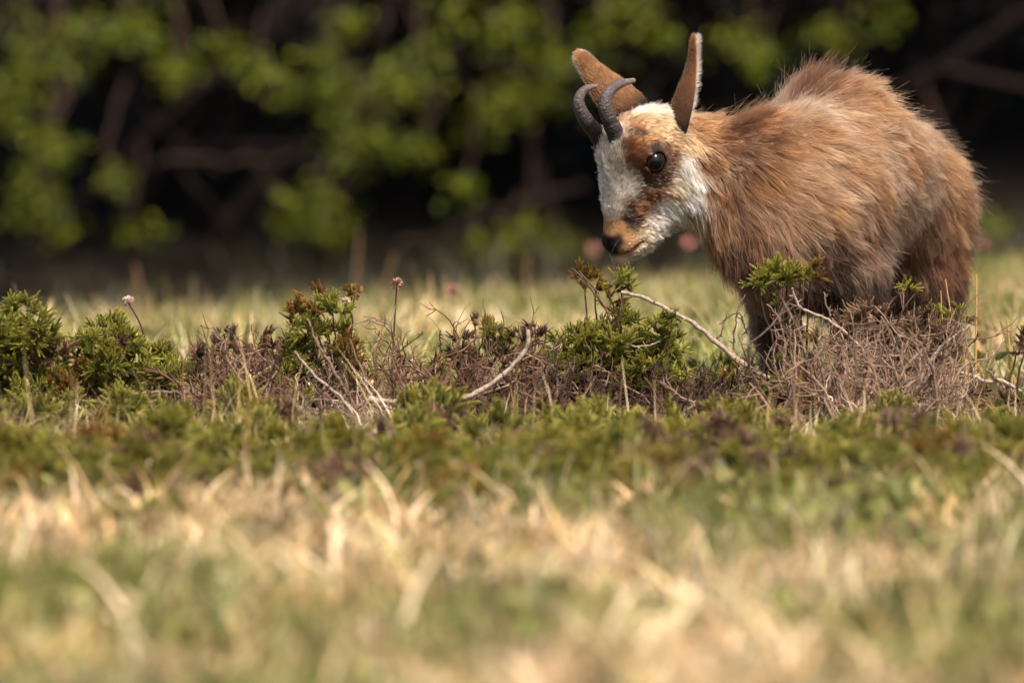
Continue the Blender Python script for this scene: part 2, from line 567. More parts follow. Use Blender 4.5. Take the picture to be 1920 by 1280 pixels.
def coat(P):
    """Shepard blend of the control points at P"""
    out = [np.zeros((len(P), 3)), np.zeros(len(P)), np.zeros(len(P)), np.zeros((len(P), 3))]
    for sl in np.array_split(np.arange(len(P)), max(1, len(P) // 8000)):
        d2 = ((P[sl, None] - cp_[None]) ** 2).sum(2) + 4e-6
        w = d2 ** (-2.2 + .9 * np.clip((np.sqrt(((P[sl] - HO) ** 2).sum(1)) - .16) / .1, 0, 1))[:, None]
        w /= w.sum(1, keepdims=True)
        out[0][sl] = w @ cd_; out[1][sl] = w @ cl_; out[2][sl] = w @ cf_; out[3][sl] = w @ cc_
    return out


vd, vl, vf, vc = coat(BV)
fq = (BV - HO) @ HB
fq = np.stack([fq[:, 0], np.abs(fq[:, 1]), fq[:, 2]], 1)
lipd = np.full(len(BV), 1.0)
for a_, b_ in zip(MOUTH[:-1], MOUTH[1:]):
    lipd = np.minimum(lipd, d_cone(fq, a_, b_, 0, 0))
lipm = np.clip(1 - (lipd - .0016) / .0012, 0, 1)
vc = vc * (1 - lipm[:, None]) + COLS['black'] * lipm[:, None]
vl = vl * (1 - lipm)
lidd = np.linalg.norm(fq - EYEC, axis=1)
lidm = np.clip(1 - (lidd - .0185) / .003, 0, 1)
vc = vc * (1 - lidm[:, None]) + COLS['eyed'] * .5 * lidm[:, None]
vl = vl * (1 - .8 * lidm)
M_skin = material('chamois_hide', .75, .2, noise=(90, .8, 1.15), bump=(400, .0008))
CH = thing('chamois', 'young brown chamois with short hooked horns standing behind the juniper scrub', 'chamois', tuple(at(1600, 762, .2)))
CH.location.z = 0.0
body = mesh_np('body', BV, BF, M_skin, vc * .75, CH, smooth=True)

# ------------------------------------------------------------------ ears
ear_roots = []       # strands: root, normal, lie, length, colour


def ear(base, tip, opening, wid, curve, dark=.5):
    a = tip - base; L = np.linalg.norm(a); a = a / L
    n_ = opening - a * (opening @ a); n_ = n_ / np.linalg.norm(n_)
    s_ = np.cross(a, n_)
    NT, NS = 40, 21
    t = np.linspace(0, 1, NT); s = np.linspace(-1, 1, NS)
    w = wid * np.interp(t, [0, .08, .2, .35, .5, .65, .8, .9, .96, 1], [.7, .88, 1, .98, .86, .66, .48, .40, .32, .12])
    phi = np.interp(t, [0, .3, .7, 1], [1.9, 1.35, 1.0, .7])
    ang = s[None, :] * phi[:, None]
    R = w / np.sin(np.minimum(phi, 1.5))
    P = base + a * (t[:, None, None] * L) + s_ * (R[:, None] * np.sin(ang))[..., None] + n_ * (R[:, None] * (np.cos(phi)[:, None] - np.cos(ang)) * .9)[..., None]
    bend = curve * (t ** 2 - t)[:, None, None]
    P = P + bend
    du = np.gradient(P, axis=0); dv = np.gradient(P, axis=1)
    N = nrm(np.cross(du.reshape(-1, 3), dv.reshape(-1, 3))).reshape(P.shape)
    if (N[NT // 2, NS // 2] @ n_) < 0:
        N = -N
    th = .0016
    outer, inner = P - N * th, P + N * th
    V = np.concatenate([outer.reshape(-1, 3), inner.reshape(-1, 3)])
    i, j = np.meshgrid(np.arange(NT - 1), np.arange(NS - 1), indexing='ij')
    f = np.stack([i * NS + j, i * NS + j + 1, (i + 1) * NS + j + 1, (i + 1) * NS + j], -1).reshape(-1, 4)
    o = NT * NS
    rim = []
    for k in range(NT - 1):
        for e_ in (0, NS - 1):
            rim.append([k * NS + e_, (k + 1) * NS + e_, o + (k + 1) * NS + e_, o + k * NS + e_])
    for k in range(NS - 1):
        rim.append([(NT - 1) * NS + k, (NT - 1) * NS + k + 1, o + (NT - 1) * NS + k + 1, o + (NT - 1) * NS + k])
    F = np.concatenate([f, f[:, ::-1] + o, np.array(rim)])
    back = COLS['tanb'] * 1.35 * (1 - np.clip(1.2 - t / dark, 0, 1))[:, None] + COLS['vdk'] * np.clip(1.2 - t / dark, 0, 1)[:, None]
    co = np.repeat(back[:, None], NS, 1) * GAIN
    ci = np.broadcast_to(COLS['white2'] * GAIN, co.shape) * (1 - .45 * np.exp(-(s / .35) ** 2))[None, :, None]
    mesh_np('ear', V, F, M_skin, np.concatenate([co.reshape(-1, 3), ci.reshape(-1, 3)]) * .8, CH, smooth=True)
    m = 5200
    for side, lenm in ((0, 6.5), (1, 10.0)):
        ti = rng.uniform(0, NT - 1.001, m); si = rng.uniform(0, NS - 1.001, m)
        if side:
            si = np.where(rng.random(m) < .7, np.where(rng.random(m) < .5, rng.uniform(0, 4, m), rng.uniform(NS - 5, NS - 1.001, m)), si)
        ia, ib = ti.astype(int), si.astype(int); fa, fb = (ti - ia)[:, None], (si - ib)[:, None]
        def bl(A):
            return (A[ia, ib] * (1 - fa) + A[ia + 1, ib] * fa) * (1 - fb) + (A[ia, ib + 1] * (1 - fa) + A[ia + 1, ib + 1] * fa) * fb
        r_ = bl(inner if side else outer)
        nn = bl(N) * (1 if side else -1)
        edge = ((si / (NS - 1)) * 2 - 1)[:, None]
        lie = nrm(a + (s_ * edge * .6 if side else s_ * edge * .25) + n_ * (.5 if side else 0))
        c = bl(ci if side else co)
        ear_roots.append((r_, nrm(nn), lie, lenm * rng.uniform(.7, 1.2, m), c, np.full(m, .3 if side else .22)))


def hdir(f, l, u):
    return HB @ np.array([f, l, u], float)


e_base_l = at(1272, 272, .03); e_tip_l = at(1302, 70, .035)
ear(e_base_l, e_tip_l, np.array([.86, .12, .0]), .036, np.array([-.03, 0, -.0]))
e_base_r = at(1196, 222, .075); e_tip_r = at(1084, 101, .085)
ear(e_base_r, e_tip_r, np.array([-.45, .85, .25]), .028, np.array([.0, 0, .02]), .28)

# ------------------------------------------------------------------ horns, eyes
M_horn = material('horn_keratin', .55, .35, noise=(220, .55, 1.45), bump=(300, .003))


def horn(pts, rad, y0):
    u0 = pts[0][0]
    P = np.array([at(u, v, y0 + (u - u0) / 1333 * .9) for u, v in pts])
    n_ = 44
    C = spline(P, n_)
    R = np.interp(np.linspace(0, 1, n_), np.linspace(0, 1, len(rad)), rad) / 1333 * .9
    t = np.linspace(0, 1, n_)
    R = R * (1 + .035 * np.sin(t * 60) * np.exp(-(t / .3) ** 2) - .10 * np.exp(-((t - .30) / .018) ** 2))
    base = srgb(44, 37, 37); mid = srgb(88, 78, 80); tipc = srgb(130, 110, 100)
    c = base + (mid - base) * np.clip((t - .2) / .3, 0, 1)[:, None]
    c = c + (tipc - c) * np.clip((t - .8) / .2, 0, 1)[:, None]
    c = c * (1 - .45 * np.exp(-((t - .30) / .015) ** 2))[:, None]
    g = Geo()
    tube(g, C, R, c * .8, 20)
    g.build('horn', M_horn, CH, smooth=True)


hb = hd(26, 19, 20)
horn([(1163, 276), (1154, 250), (1141, 222), (1134, 194), (1143, 172), (1162, 158), (1189, 151)], [19, 18.5, 17, 14.5, 12, 9.5, 5], hb[1])
hb = hd(26, -19, 20)
horn([(1131, 274), (1118, 250), (1100, 228), (1087, 203), (1086, 184), (1097, 168), (1120, 161)], [18, 17.5, 16, 13.5, 11, 8.5, 4], hb[1])

m = bpy.data.materials.new('eye_cornea'); m.use_nodes = True
b_ = m.node_tree.nodes['Principled BSDF']
b_.inputs['Roughness'].default_value = .03
b_.inputs['Specular IOR Level'].default_value = .32
a_ = m.node_tree.nodes.new('ShaderNodeAttribute'); a_.attribute_name = 'col'
m.node_tree.links.new(a_.outputs[0], b_.inputs['Base Color'])
for s_ in (1, -1):
    c = HO + HB @ (EYEC * [1, s_, 1])
    th, ph = np.meshgrid(np.linspace(0, np.pi, 33), np.linspace(0, 2 * np.pi, 49)[:-1], indexing='ij')
    axis_ = nrm((HB @ np.array([.35, s_, .05]))[None])[0]
    e1, e2 = [v[0] for v in frame_of(axis_[None])]
    rad = EYER * (1 + .05 * np.exp(-(th / .6) ** 2))
    V = c + (axis_ * np.cos(th)[..., None] + e1 * (np.sin(th) * np.cos(ph))[..., None] + e2 * (np.sin(th) * np.sin(ph))[..., None]) * rad[..., None]
    i, j = np.meshgrid(np.arange(32), np.arange(48), indexing='ij')
    F = np.stack([i * 48 + j, (i + 1) * 48 + j, (i + 1) * 48 + (j + 1) % 48, i * 48 + (j + 1) % 48], -1).reshape(-1, 4)
    iris = np.where((th < .75)[..., None], np.array([.004, .004, .006]), np.array([.022, .012, .007]))
    iris = np.where((th > 1.25)[..., None], np.array([.03, .022, .02]), iris)
    mesh_np('eye', V.reshape(-1, 3), F, m, iris.reshape(-1, 3), CH, smooth=True)

# ------------------------------------------------------------------ fur strands
def build_fur(name, P, C, R0, R1, parent, mat):
    """P (n,k,3) strand points, C (n,k,3) colours"""
    n_, k = P.shape[:2]
    hc = bpy.data.hair_curves.new(name)
    hc.add_curves([k] * n_)
    org = np.array(parent.location)
    hc.attributes['position'].data.foreach_set('vector', (P - org).astype(np.float32).ravel())
    ra = hc.attributes.get('radius') or hc.attributes.new('radius', 'FLOAT', 'POINT')
    tt = np.linspace(0, 1, k)
    rr = (R0[:, None] * (1 - tt) + R1[:, None] * tt).astype(np.float32)
    ra.data.foreach_set('value', rr.ravel())
    ca = hc.attributes.new('col', 'FLOAT_COLOR', 'POINT')
    cc = np.ones((n_, k, 4), np.float32); cc[..., :3] = C
    ca.data.foreach_set('color', cc.ravel())
    hc.materials.append(mat)
    o = bpy.data.objects.new(name, hc)
    link(o, parent)
    tag(o, kind='stuff')
    return o


def strands(r, n_, lie, ln, lift, col, k=6, clump=None, grav=.35, jit=.2, csize=.006):
    m_ = len(r)
    lie = nrm(lie - n_ * (lie * n_).sum(1, keepdims=True) + 1e-6)
    lie = nrm(lie + jit * rng.normal(size=(m_, 3)))
    ang = np.clip(lift * 1.15 + rng.normal(0, .09, m_), .06, 1.35)[:, None]
    d0 = nrm(lie * np.cos(ang) + n_ * np.sin(ang))
    dend = nrm(lie + n_ * (lift[:, None] * .45 - .04) + np.array([0, 0, -grav]) * (1 - np.clip(lift[:, None], 0, .9)))
    P = np.zeros((m_, k, 3)); P[:, 0] = r - n_ * .0006
    seg = (ln / 1000 / (k - 1))[:, None]
    for q in range(1, k):
        f = (q - .5) / (k - 1)
        d = nrm(d0 * (1 - f) + dend * f)
        P[:, q] = P[:, q - 1] + d * seg
    if clump is not None:
        ng = clump
        gi = rng.choice(m_, ng, replace=False)
        kd = kdtree.KDTree(ng)
        for a, i in enumerate(gi):
            kd.insert(r[i], a)
        kd.balance()
        near = np.array([kd.find(v)[1] for v in r])
        g = gi[near]
        amt = rng.uniform(.3, .85, ng)[near][:, None]
        tt = np.linspace(0, 1, k)
        for q in range(1, k):
            P[:, q] += (P[g, q] - P[:, q]) * amt * tt[q] ** 1.4
        strands.near = near
        wv = rng.normal(size=(ng, 3))[near] * (ln / 1000)[:, None]
        for q in range(1, k):
            P[:, q] += wv * .11 * tt[q] ** 2
    return P


FV = np.stack([BF[:, [0, 1, 2]], BF[:, [0, 2, 3]]], 1).reshape(-1, 3)
area = np.linalg.norm(np.cross(BV[FV[:, 1]] - BV[FV[:, 0]], BV[FV[:, 2]] - BV[FV[:, 0]]), axis=1) / 2
tl = vl[FV].mean(1)
cen = BV[FV].mean(1)
fn_ = nrm(np.cross(BV[FV[:, 1]] - BV[FV[:, 0]], BV[FV[:, 2]] - BV[FV[:, 0]]))
headm = np.clip((22 - tl) / 10, 0, 1)
away = (fn_ * nrm(_cp - cen)).sum(1)
dens = (1 + 3.2 * headm) * np.where(away < -.35, .25, 1) * (tl > 1.2)
eyed = np.minimum(np.linalg.norm(cen - (HO + HB @ EYEC), axis=1), np.linalg.norm(cen - (HO + HB @ (EYEC * [1, -1, 1])), axis=1))
dens = dens * (eyed > .0186)


def sample(N_, w):
    t_ = rng.choice(len(FV), N_, p=w / w.sum())
    a, b = rng.random(N_), rng.random(N_)
    f = a + b > 1
    a[f], b[f] = 1 - a[f], 1 - b[f]
    W = np.stack([1 - a - b, a, b], 1)[:, :, None]
    tri = FV[t_]
    def mix(A):
        A2 = A if A.ndim > 1 else A[:, None]
        return (A2[tri] * W).sum(1)
    return mix(BV), nrm(mix(BN)), mix(vd), mix(vl)[:, 0], mix(vf)[:, 0], mix(vc)


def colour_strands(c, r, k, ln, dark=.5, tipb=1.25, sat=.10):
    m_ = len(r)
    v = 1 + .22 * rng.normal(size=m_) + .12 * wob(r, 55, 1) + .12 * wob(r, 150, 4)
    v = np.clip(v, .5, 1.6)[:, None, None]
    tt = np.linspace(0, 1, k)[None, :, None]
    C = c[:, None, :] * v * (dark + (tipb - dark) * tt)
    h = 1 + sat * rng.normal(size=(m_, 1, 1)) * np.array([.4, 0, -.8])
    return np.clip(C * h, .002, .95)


M_fur = bpy.data.materials.new('chamois_fur'); M_fur.use_nodes = True
nt = M_fur.node_tree; nt.nodes.clear()
out = nt.nodes.new('ShaderNodeOutputMaterial')
hb_ = nt.nodes.new('ShaderNodeBsdfHairPrincipled')
hb_.parametrization = 'COLOR'
hb_.inputs['Roughness'].default_value = .6
hb_.inputs['Radial Roughness'].default_value = .9
hb_.inputs['IOR'].default_value = 1.4
hb_.inputs['Coat'].default_value = 0.0
a_ = nt.nodes.new('ShaderNodeAttribute'); a_.attribute_name = 'col'
nt.links.new(a_.outputs['Color'], hb_.inputs['Color'])
nt.links.new(hb_.outputs[0], out.inputs[0])

t1 = time.time()
KS = 6
r, n_, lie, ln, lf, c = sample(270000, area * dens)
lie = lie + .22 * np.stack([wob(r, 22, 2), wob(r, 24, 5), wob(r, 20, 8)], 1) * (ln > 20)[:, None]
lnv = ln * rng.uniform(.65, 1.2, len(r)) * (1 + .18 * wob(r, 30, 3) + .22 * np.clip(lf - .4, 0, 1) * wob(r, 75, 9)) * np.where(ln > 20, 1.1, 1)
P1 = strands(r, n_, lie, lnv, np.clip(lf + .08 * wob(r, 26, 6) * (ln > 20), .06, 1), c, KS, clump=25000)
big = kdtree.KDTree(5000)
for a_, i_ in enumerate(rng.choice(len(r), 5000, replace=False)):
    big.insert(r[i_], a_)
big.balance()
bnear = np.array([big.find(v)[1] for v in r])
cv = np.clip(1 + .20 * rng.normal(size=25000)[strands.near] + .16 * rng.normal(size=5000)[bnear], .35, 1.8)
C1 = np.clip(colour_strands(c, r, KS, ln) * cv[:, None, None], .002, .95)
short = np.clip((24 - ln) / 14, 0, 1)
R0 = .00026 + .00006 * rng.random(len(r)) - .00007 * short
# stray guard hairs
r2, n2, lie2, ln2, lf2, c2 = sample(5200, area * dens * (tl > 24))
P2 = strands(r2, n2, lie2, ln2 * rng.uniform(1.1, 1.7, len(r2)), np.clip(lf2 + rng.uniform(.1, .5, len(r2)), 0, 1.1), c2, KS, None, grav=.3, jit=.4)
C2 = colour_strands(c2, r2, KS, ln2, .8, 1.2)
ea = [np.concatenate([e[i] for e in ear_roots]) for i in range(6)]
P3 = strands(ea[0], ea[1], ea[2], ea[3], ea[5], ea[4], KS, None, grav=0, jit=.2)
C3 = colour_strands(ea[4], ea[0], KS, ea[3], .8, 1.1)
# whiskers on the muzzle and brow
PW = []
for k_ in range(3):
    p0 = hd(rng.uniform(10, 28), rng.choice([-1, 1]) * rng.uniform(12, 22), rng.uniform(-136, -112))
    dirw = nrm((p0 - hd(-10, 0, -110))[None])[0] + rng.normal(0, .25, 3)
    tq = np.linspace(0, 1, KS)[:, None]
    PW.append(p0 + dirw * tq * rng.uniform(.018, .034) + np.array([0, 0, -.006]) * tq ** 2)
PW = np.array(PW)
CW = np.full((len(PW), KS, 3), .10)
Pall = np.concatenate([P1, P2, P3, PW]); Call = np.concatenate([C1, C2, C3, CW])
Rall = np.concatenate([R0, np.full(len(P2), .00016), np.full(len(P3), .00022), np.full(len(PW), .00008)])
fur = build_fur('fur', Pall, Call, Rall, Rall * .28, CH, M_fur)
print('fur', len(Pall), round(time.time() - t1, 1), round(time.time() - T0, 1))
# ------------------------------------------------------------------ vegetation helpers
M_blade = material('grass_blade', .45, .5, trans=.35)
M_needle = material('juniper_needle', .6, .35, trans=.15)
M_bark = material('twig_bark', .85, .2, noise=(220, .6, 1.4), bump=(300, .0012))
M_leaf = material('bush_leaf', .55, .4, trans=.35)
M_petal = material('dry_flower', .9, .1, trans=.2)


def ground_v(y):
    return proj(np.array([0, y, float(ground_z(0, y))]))[1]


_yy = np.linspace(-9, 2, 400)
_gv = np.array([ground_v(y) for y in _yy])


def y_for_v(v):
    return float(np.interp(-v, -_gv[::1], _yy))


def ribbons(roots, az, lean, length, width, bend, col_base, col_tip, seg=3, twist=None):
    """curved blades; every argument has one value per blade"""
    n_ = len(roots)
    hdirv = np.stack([np.cos(az), np.sin(az), np.zeros(n_)], 1)
    side = np.stack([-np.sin(az + (twist if twist is not None else 0)), np.cos(az + (twist if twist is not None else 0)), np.zeros(n_)], 1)
    P = [roots]
    for k in range(seg):
        a = lean + bend * (k + .5) / seg
        P.append(P[-1] + (hdirv * np.sin(a)[:, None] + np.array([0, 0, 1]) * np.cos(a)[:, None]) * (length / seg)[:, None])
    P = np.stack(P, 1)
    w = np.linspace(1, .12, seg + 1)[None, :, None] * width[:, None, None] * .5
    V = np.stack([P - side[:, None] * w, P + side[:, None] * w], 2)
    base = np.arange(n_)[:, None] * (seg + 1) * 2
    F = np.stack([np.stack([base[:, 0] + 2 * k, base[:, 0] + 2 * k + 1, base[:, 0] + 2 * k + 3, base[:, 0] + 2 * k + 2], 1) for k in range(seg)], 1).reshape(-1, 4)
    t = np.linspace(0, 1, seg + 1)[None, :, None, None]
    C = col_base[:, None, None, :] * (1 - t) + col_tip[:, None, None, :] * t
    C = np.broadcast_to(C, V.shape)
    return V.reshape(-1, 3), F, C.reshape(-1, 3)


def patch(x, y, k=0):
    return np.sin(x * 3.1 + y * 1.3 + k) * .5 + np.sin(x * 7.3 - y * 2.9 + k * 2) * .3 + np.sin(x * 1.3 + y * 3.7 + k * 3) * .4


def scatter(n_, y0, y1, margin, dens_out=.25):
    y = rng.uniform(y0, y1, n_ * 3)
    hw = .046 * (y + 16)
    x = rng.uniform(-1, 1, len(y)) * (hw + margin)
    keep = rng.random(len(y)) < np.where(np.abs(x) < hw + .15, 1, dens_out) * (hw + margin) / (.046 * (y1 + 16) + margin)
    x, y = x[keep][:n_], y[keep][:n_]
    return x, y, ground_z(x, y)


def tussocks(n_t, blades, y0, y1, lo_l, hi_l, w, lean, bend, pal, tipk, sel=None, rad=.03, margin=1.2, seg=3, var=(.42, 1.35)):
    """blades gathered in tussocks: those of one tussock share hue, lean and size"""
    x, y, z = scatter(n_t, y0, y1, margin)
    if sel is not None:
        k = rng.random(len(x)) < sel(x, y)
        x, y = x[k], y[k]
    nt_ = len(x)
    i = np.repeat(np.arange(nt_), blades)
    m_ = len(i)
    bx = x[i] + rng.normal(0, rad, m_); by = y[i] + rng.normal(0, rad, m_)
    pal = np.array(pal)
    tc = pal[rng.integers(0, len(pal), nt_)] * rng.uniform(*var, (nt_, 1))
    c = tc[i] * rng.uniform(.75, 1.2, (m_, 1))
    taz = rng.uniform(0, 2 * np.pi, nt_)
    az = taz[i] + rng.normal(0, 1.1, m_)
    ts = rng.uniform(.55, 1.4, nt_)
    return ribbons(np.stack([bx, by, ground_z(bx, by) - .004], 1), az, rng.normal(lean, .3, m_), rng.uniform(lo_l, hi_l, m_) * ts[i], w * rng.uniform(.6, 1.3, m_),
                   rng.normal(bend, .5, m_), c * .75, c * tipk, seg, rng.normal(0, .6, m_))


straw = [srgb(168, 138, 98), srgb(150, 122, 90), srgb(186, 176, 120), srgb(222, 198, 158), srgb(232, 208, 178), srgb(206, 172, 122), srgb(226, 190, 154), srgb(190, 164, 122), srgb(210, 178, 120), srgb(236, 220, 190)]
straw = [c_ * np.array([1.10, 1.09, 1.06]) for c_ in straw]
greens = [srgb(136, 134, 68), srgb(114, 120, 58), srgb(160, 154, 92), srgb(124, 126, 78)]


def join_stuff(name, parts, mat):
    g = Geo()
    for p in parts:
        g.add(*p)
    o = g.build(name, mat)
    return tag(o, kind='stuff')


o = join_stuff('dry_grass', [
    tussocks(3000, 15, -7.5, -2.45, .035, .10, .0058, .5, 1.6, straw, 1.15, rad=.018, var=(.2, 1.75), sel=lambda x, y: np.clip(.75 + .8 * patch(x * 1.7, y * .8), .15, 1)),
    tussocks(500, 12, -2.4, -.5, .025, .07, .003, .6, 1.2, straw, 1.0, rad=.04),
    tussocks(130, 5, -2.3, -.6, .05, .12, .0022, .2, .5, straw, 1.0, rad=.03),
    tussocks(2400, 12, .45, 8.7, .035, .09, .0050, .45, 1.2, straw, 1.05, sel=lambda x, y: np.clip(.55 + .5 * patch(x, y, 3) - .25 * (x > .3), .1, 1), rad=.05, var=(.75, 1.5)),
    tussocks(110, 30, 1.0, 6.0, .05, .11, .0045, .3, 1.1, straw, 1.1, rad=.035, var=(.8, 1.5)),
    tussocks(130, 12, 9.0, 12.8, .06, .14, .006, .4, 1.0, [c_ * .12 for c_ in straw[:4]], 1.0, rad=.06),  # same straw under the bushes, shade put into its colour
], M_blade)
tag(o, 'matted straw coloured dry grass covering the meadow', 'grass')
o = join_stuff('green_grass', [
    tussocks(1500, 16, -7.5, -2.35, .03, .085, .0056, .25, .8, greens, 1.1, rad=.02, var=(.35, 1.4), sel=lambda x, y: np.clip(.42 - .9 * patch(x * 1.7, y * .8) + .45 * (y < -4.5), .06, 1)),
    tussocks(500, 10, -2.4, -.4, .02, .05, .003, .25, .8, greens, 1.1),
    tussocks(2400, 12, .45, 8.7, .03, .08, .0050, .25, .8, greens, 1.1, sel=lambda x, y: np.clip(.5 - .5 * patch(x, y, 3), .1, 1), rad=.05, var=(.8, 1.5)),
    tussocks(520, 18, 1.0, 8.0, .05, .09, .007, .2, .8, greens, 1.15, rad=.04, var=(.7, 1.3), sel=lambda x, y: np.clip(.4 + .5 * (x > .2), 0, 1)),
    tussocks(150, 12, 9.0, 12.8, .05, .12, .007, .3, .9, [c_ * .2 for c_ in greens], 1.0, rad=.06),  # same greens under the bushes, darkened to look shaded
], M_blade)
tag(o, 'short fresh green grass growing between the dry blades', 'grass')


# broad leaved herbs behind the animal and in the near meadow
def leaves(P, D, size, col, fold=.25, ratio=.42):
    """ovate leaves: base P, direction D (n,3), size (n,) -> folded pairs of quads"""
    n_ = len(P)
    D = nrm(D); a, b = frame_of(D)
    rot = rng.uniform(0, 2 * np.pi, n_)[:, None]
    s = a * np.cos(rot) + b * np.sin(rot); nn = np.cross(D, s)
    L = size[:, None]
    pts = [P, P + D * L * .35 + s * L * ratio * .5 + nn * L * fold * .4, P + D * L * .7 + s * L * ratio * .42 + nn * L * fold * .3, P + D * L - nn * L * .06,
           P + D * L * .7 - s * L * ratio * .42 + nn * L * fold * .3, P + D * L * .35 - s * L * ratio * .5 + nn * L * fold * .4]
    V = np.stack(pts, 1)
    base = np.arange(n_)[:, None] * 6
    F = np.concatenate([base + np.array([[0, 1, 2, 3]]), base + np.array([[0, 3, 4, 5]])])
    C = np.repeat(col[:, None], 6, 1)
    return V.reshape(-1, 3), F, C.reshape(-1, 3)


hx, hy, hz = scatter(9000, .5, 8.8, 1.0)
k = rng.random(len(hx)) < np.clip(.25 + .35 * (hx > .25) - .4 * patch(hx, hy, 3), .04, 1)
hx, hy, hz = hx[k], hy[k], hz[k]
hx2, hy2, hz2 = scatter(9000, -7.5, -2.2, .8)
k = rng.random(len(hx2)) < np.clip(-.05 - .9 * patch(hx2 * 1.7, hy2 * .8) + .4 * (hy2 < -4.5), .02, 1)
hx, hy, hz = np.concatenate([hx, hx2[k]]), np.concatenate([hy, hy2[k]]), np.concatenate([hz, hz2[k]])
hp = np.stack([hx, hy, hz + rng.uniform(0, .03, len(hx))], 1)
az = rng.uniform(0, 6.28, len(hx))
hdv = np.stack([np.cos(az), np.sin(az), rng.uniform(.2, 1.6, len(hx))], 1)
hc_ = np.array(greens)[rng.integers(0, 4, len(hx))] * rng.uniform(.6, 1.2, (len(hx), 1)) * np.array([.9, .95, .85])
o = join_stuff('meadow_herb', [leaves(hp, hdv, rng.uniform(.02, .04, len(hx)), hc_)], M_leaf)
tag(o, 'low broad leaved green herbs scattered through the meadow', 'herbs')

# ------------------------------------------------------------------ juniper
def sprig_template(whorls, per, nl, nw):
    """a shoot one unit long set with pointed needles"""
    V, F, t = [], [], []
    for w in range(whorls):
        h = w / (whorls - 1)
        for q in range(per):
            a = w * 1.1 + q * 2 * np.pi / per
            out = np.array([math.cos(a), math.sin(a), 0])
            el = .95 - .6 * h
            d = out * math.sin(el) + np.array([0, 0, math.cos(el)])
            s = np.array([-math.sin(a), math.cos(a), 0])
            b0 = np.array([0, 0, h * .88])
            l = nl * (1 - .35 * h)
            i = len(V)
            V += [b0 - s * nw * .5, b0 + s * nw * .5, b0 + d * l + np.array([0, 0, l * .15])]
            t += [h * .5, h * .5, h * .6 + .4]
            F.append([i, i + 1, i + 2])
    return np.array(V), np.array(F), np.array(t)


SPRIG = sprig_template(17, 5, .29, .055)
SPRIG_FAR = sprig_template(8, 4, .36, .15)


def tuft_geo(geo, c, R, n_, cols, tip, d=(0, 0, 1), tmpl=SPRIG, twig=None, size=.020):
    Vt, Ft, tt = tmpl
    c = np.asarray(c); d = np.asarray(d, float)
    ns = max(3, int(round(n_ / 8)))
    sc = nrm(rng.normal(size=(ns, 3)) + d * .35) * (rng.random((ns, 1)) ** .4) * R * np.array([.8, .8, .68])
    sdv = nrm(sc / R + d * .55 + rng.normal(size=(ns, 3)) * .25)
    k_ = rng.integers(0, ns, n_)
    start = c + sc[k_] + rng.normal(size=(n_, 3)) * R * .07
    dirs = nrm(sdv[k_] + rng.normal(size=(n_, 3)) * .55)
    bright = rng.uniform(.65, 1.3, ns)[k_][:, None]
    ln = np.minimum(size, R * .9) * rng.uniform(.7, 1.3, n_)
    a, b = frame_of(dirs)
    V = start[:, None] + ln[:, None, None] * (a[:, None] * Vt[None, :, 0:1] + b[:, None] * Vt[None, :, 1:2] + dirs[:, None] * Vt[None, :, 2:3])
    F = (Ft[None] + (np.arange(n_) * len(Vt))[:, None, None]).reshape(-1, 3)
    cols = np.array(cols)
    base = cols[rng.integers(0, len(cols), ns)][k_] * rng.uniform(.75, 1.2, (n_, 1)) * bright
    C = base[:, None] * (1 - tt[None, :, None]) * .8 + (base * .45 + np.asarray(tip) * .55)[:, None] * tt[None, :, None]
    geo.add(V.reshape(-1, 3), F, C.reshape(-1, 3))
    if twig is not None:
        for i in range(0, n_, 4):
            p0 = c - d * R * .6 + rng.normal(0, R * .1, 3)
            tube(twig, np.stack([p0, (p0 + start[i]) / 2 + rng.normal(0, R * .06, 3), start[i] + dirs[i] * ln[i] * .5]), [.0010, .0008, .0004], BARK_B, 4, False)


BARK_G = srgb(120, 100, 88); BARK_L = srgb(158, 140, 128); BARK_B = srgb(92, 68, 56); BARK_D = srgb(64, 47, 41)
JG = [srgb(118, 126, 48), srgb(132, 134, 52), srgb(98, 114, 52), srgb(146, 142, 60)]
JT = srgb(204, 192, 92)
JO = [srgb(132, 112, 48), srgb(120, 112, 50), srgb(140, 100, 52)]
JTO = srgb(190, 140, 70)
JD = [srgb(128, 96, 72), srgb(98, 70, 54), srgb(158, 124, 98), srgb(80, 57, 44)]
JTD = srgb(186, 154, 126)
KIND = {'f': ([c_ * np.array([.95, .86, .85]) for c_ in JG], JT * .9), 'g': (JG, JT), 'o': (JO, JTO), 'd': (JD, JTD)}


PROTO = {}


def put_tuft(T, c, R, kd):
    """a tuft shares its mesh with its likes: several variants for each hue and two sizes"""
    R0 = .015 if R < .020 else .027
    key = (kd, R0, int(rng.integers(0, 7 if R0 > .02 else 5)))
    if key not in PROTO:
        g = Geo()
        cols, tip = KIND[kd]
        n_ = int((34 if R0 < .02 else 105) * (.8 if kd == 'd' else 1))
        tuft_geo(g, np.zeros(3), R0, n_, cols, tip, np.array([rng.normal(0, .2), rng.normal(0, .2), 1.0]), SPRIG, None, .0165)
        o = g.build('foliage_tuft', M_needle, None)
        me = o.data
        bpy.data.objects.remove(o)
        PROTO[key] = me
    o = bpy.data.objects.new('foliage_tuft', PROTO[key])
    k = R / R0
    o.scale = (k * rng.uniform(.9, 1.15), k * rng.uniform(.9, 1.15), k * rng.uniform(.85, 1.1))
    o.rotation_euler = (rng.normal(0, .25), rng.normal(0, .25), rng.uniform(0, 6.28))
    o.location = np.asarray(c) - np.array(T.location)
    return link(o, T)


def wander(a, b, n_, amp):
    t = np.linspace(0, 1, n_)[:, None]
    P = a + (b - a) * t
    w = np.cumsum(rng.normal(size=(n_, 3)), 0)
    w = w - w[0] - (w[-1] - w[0]) * t
    return P + w * amp


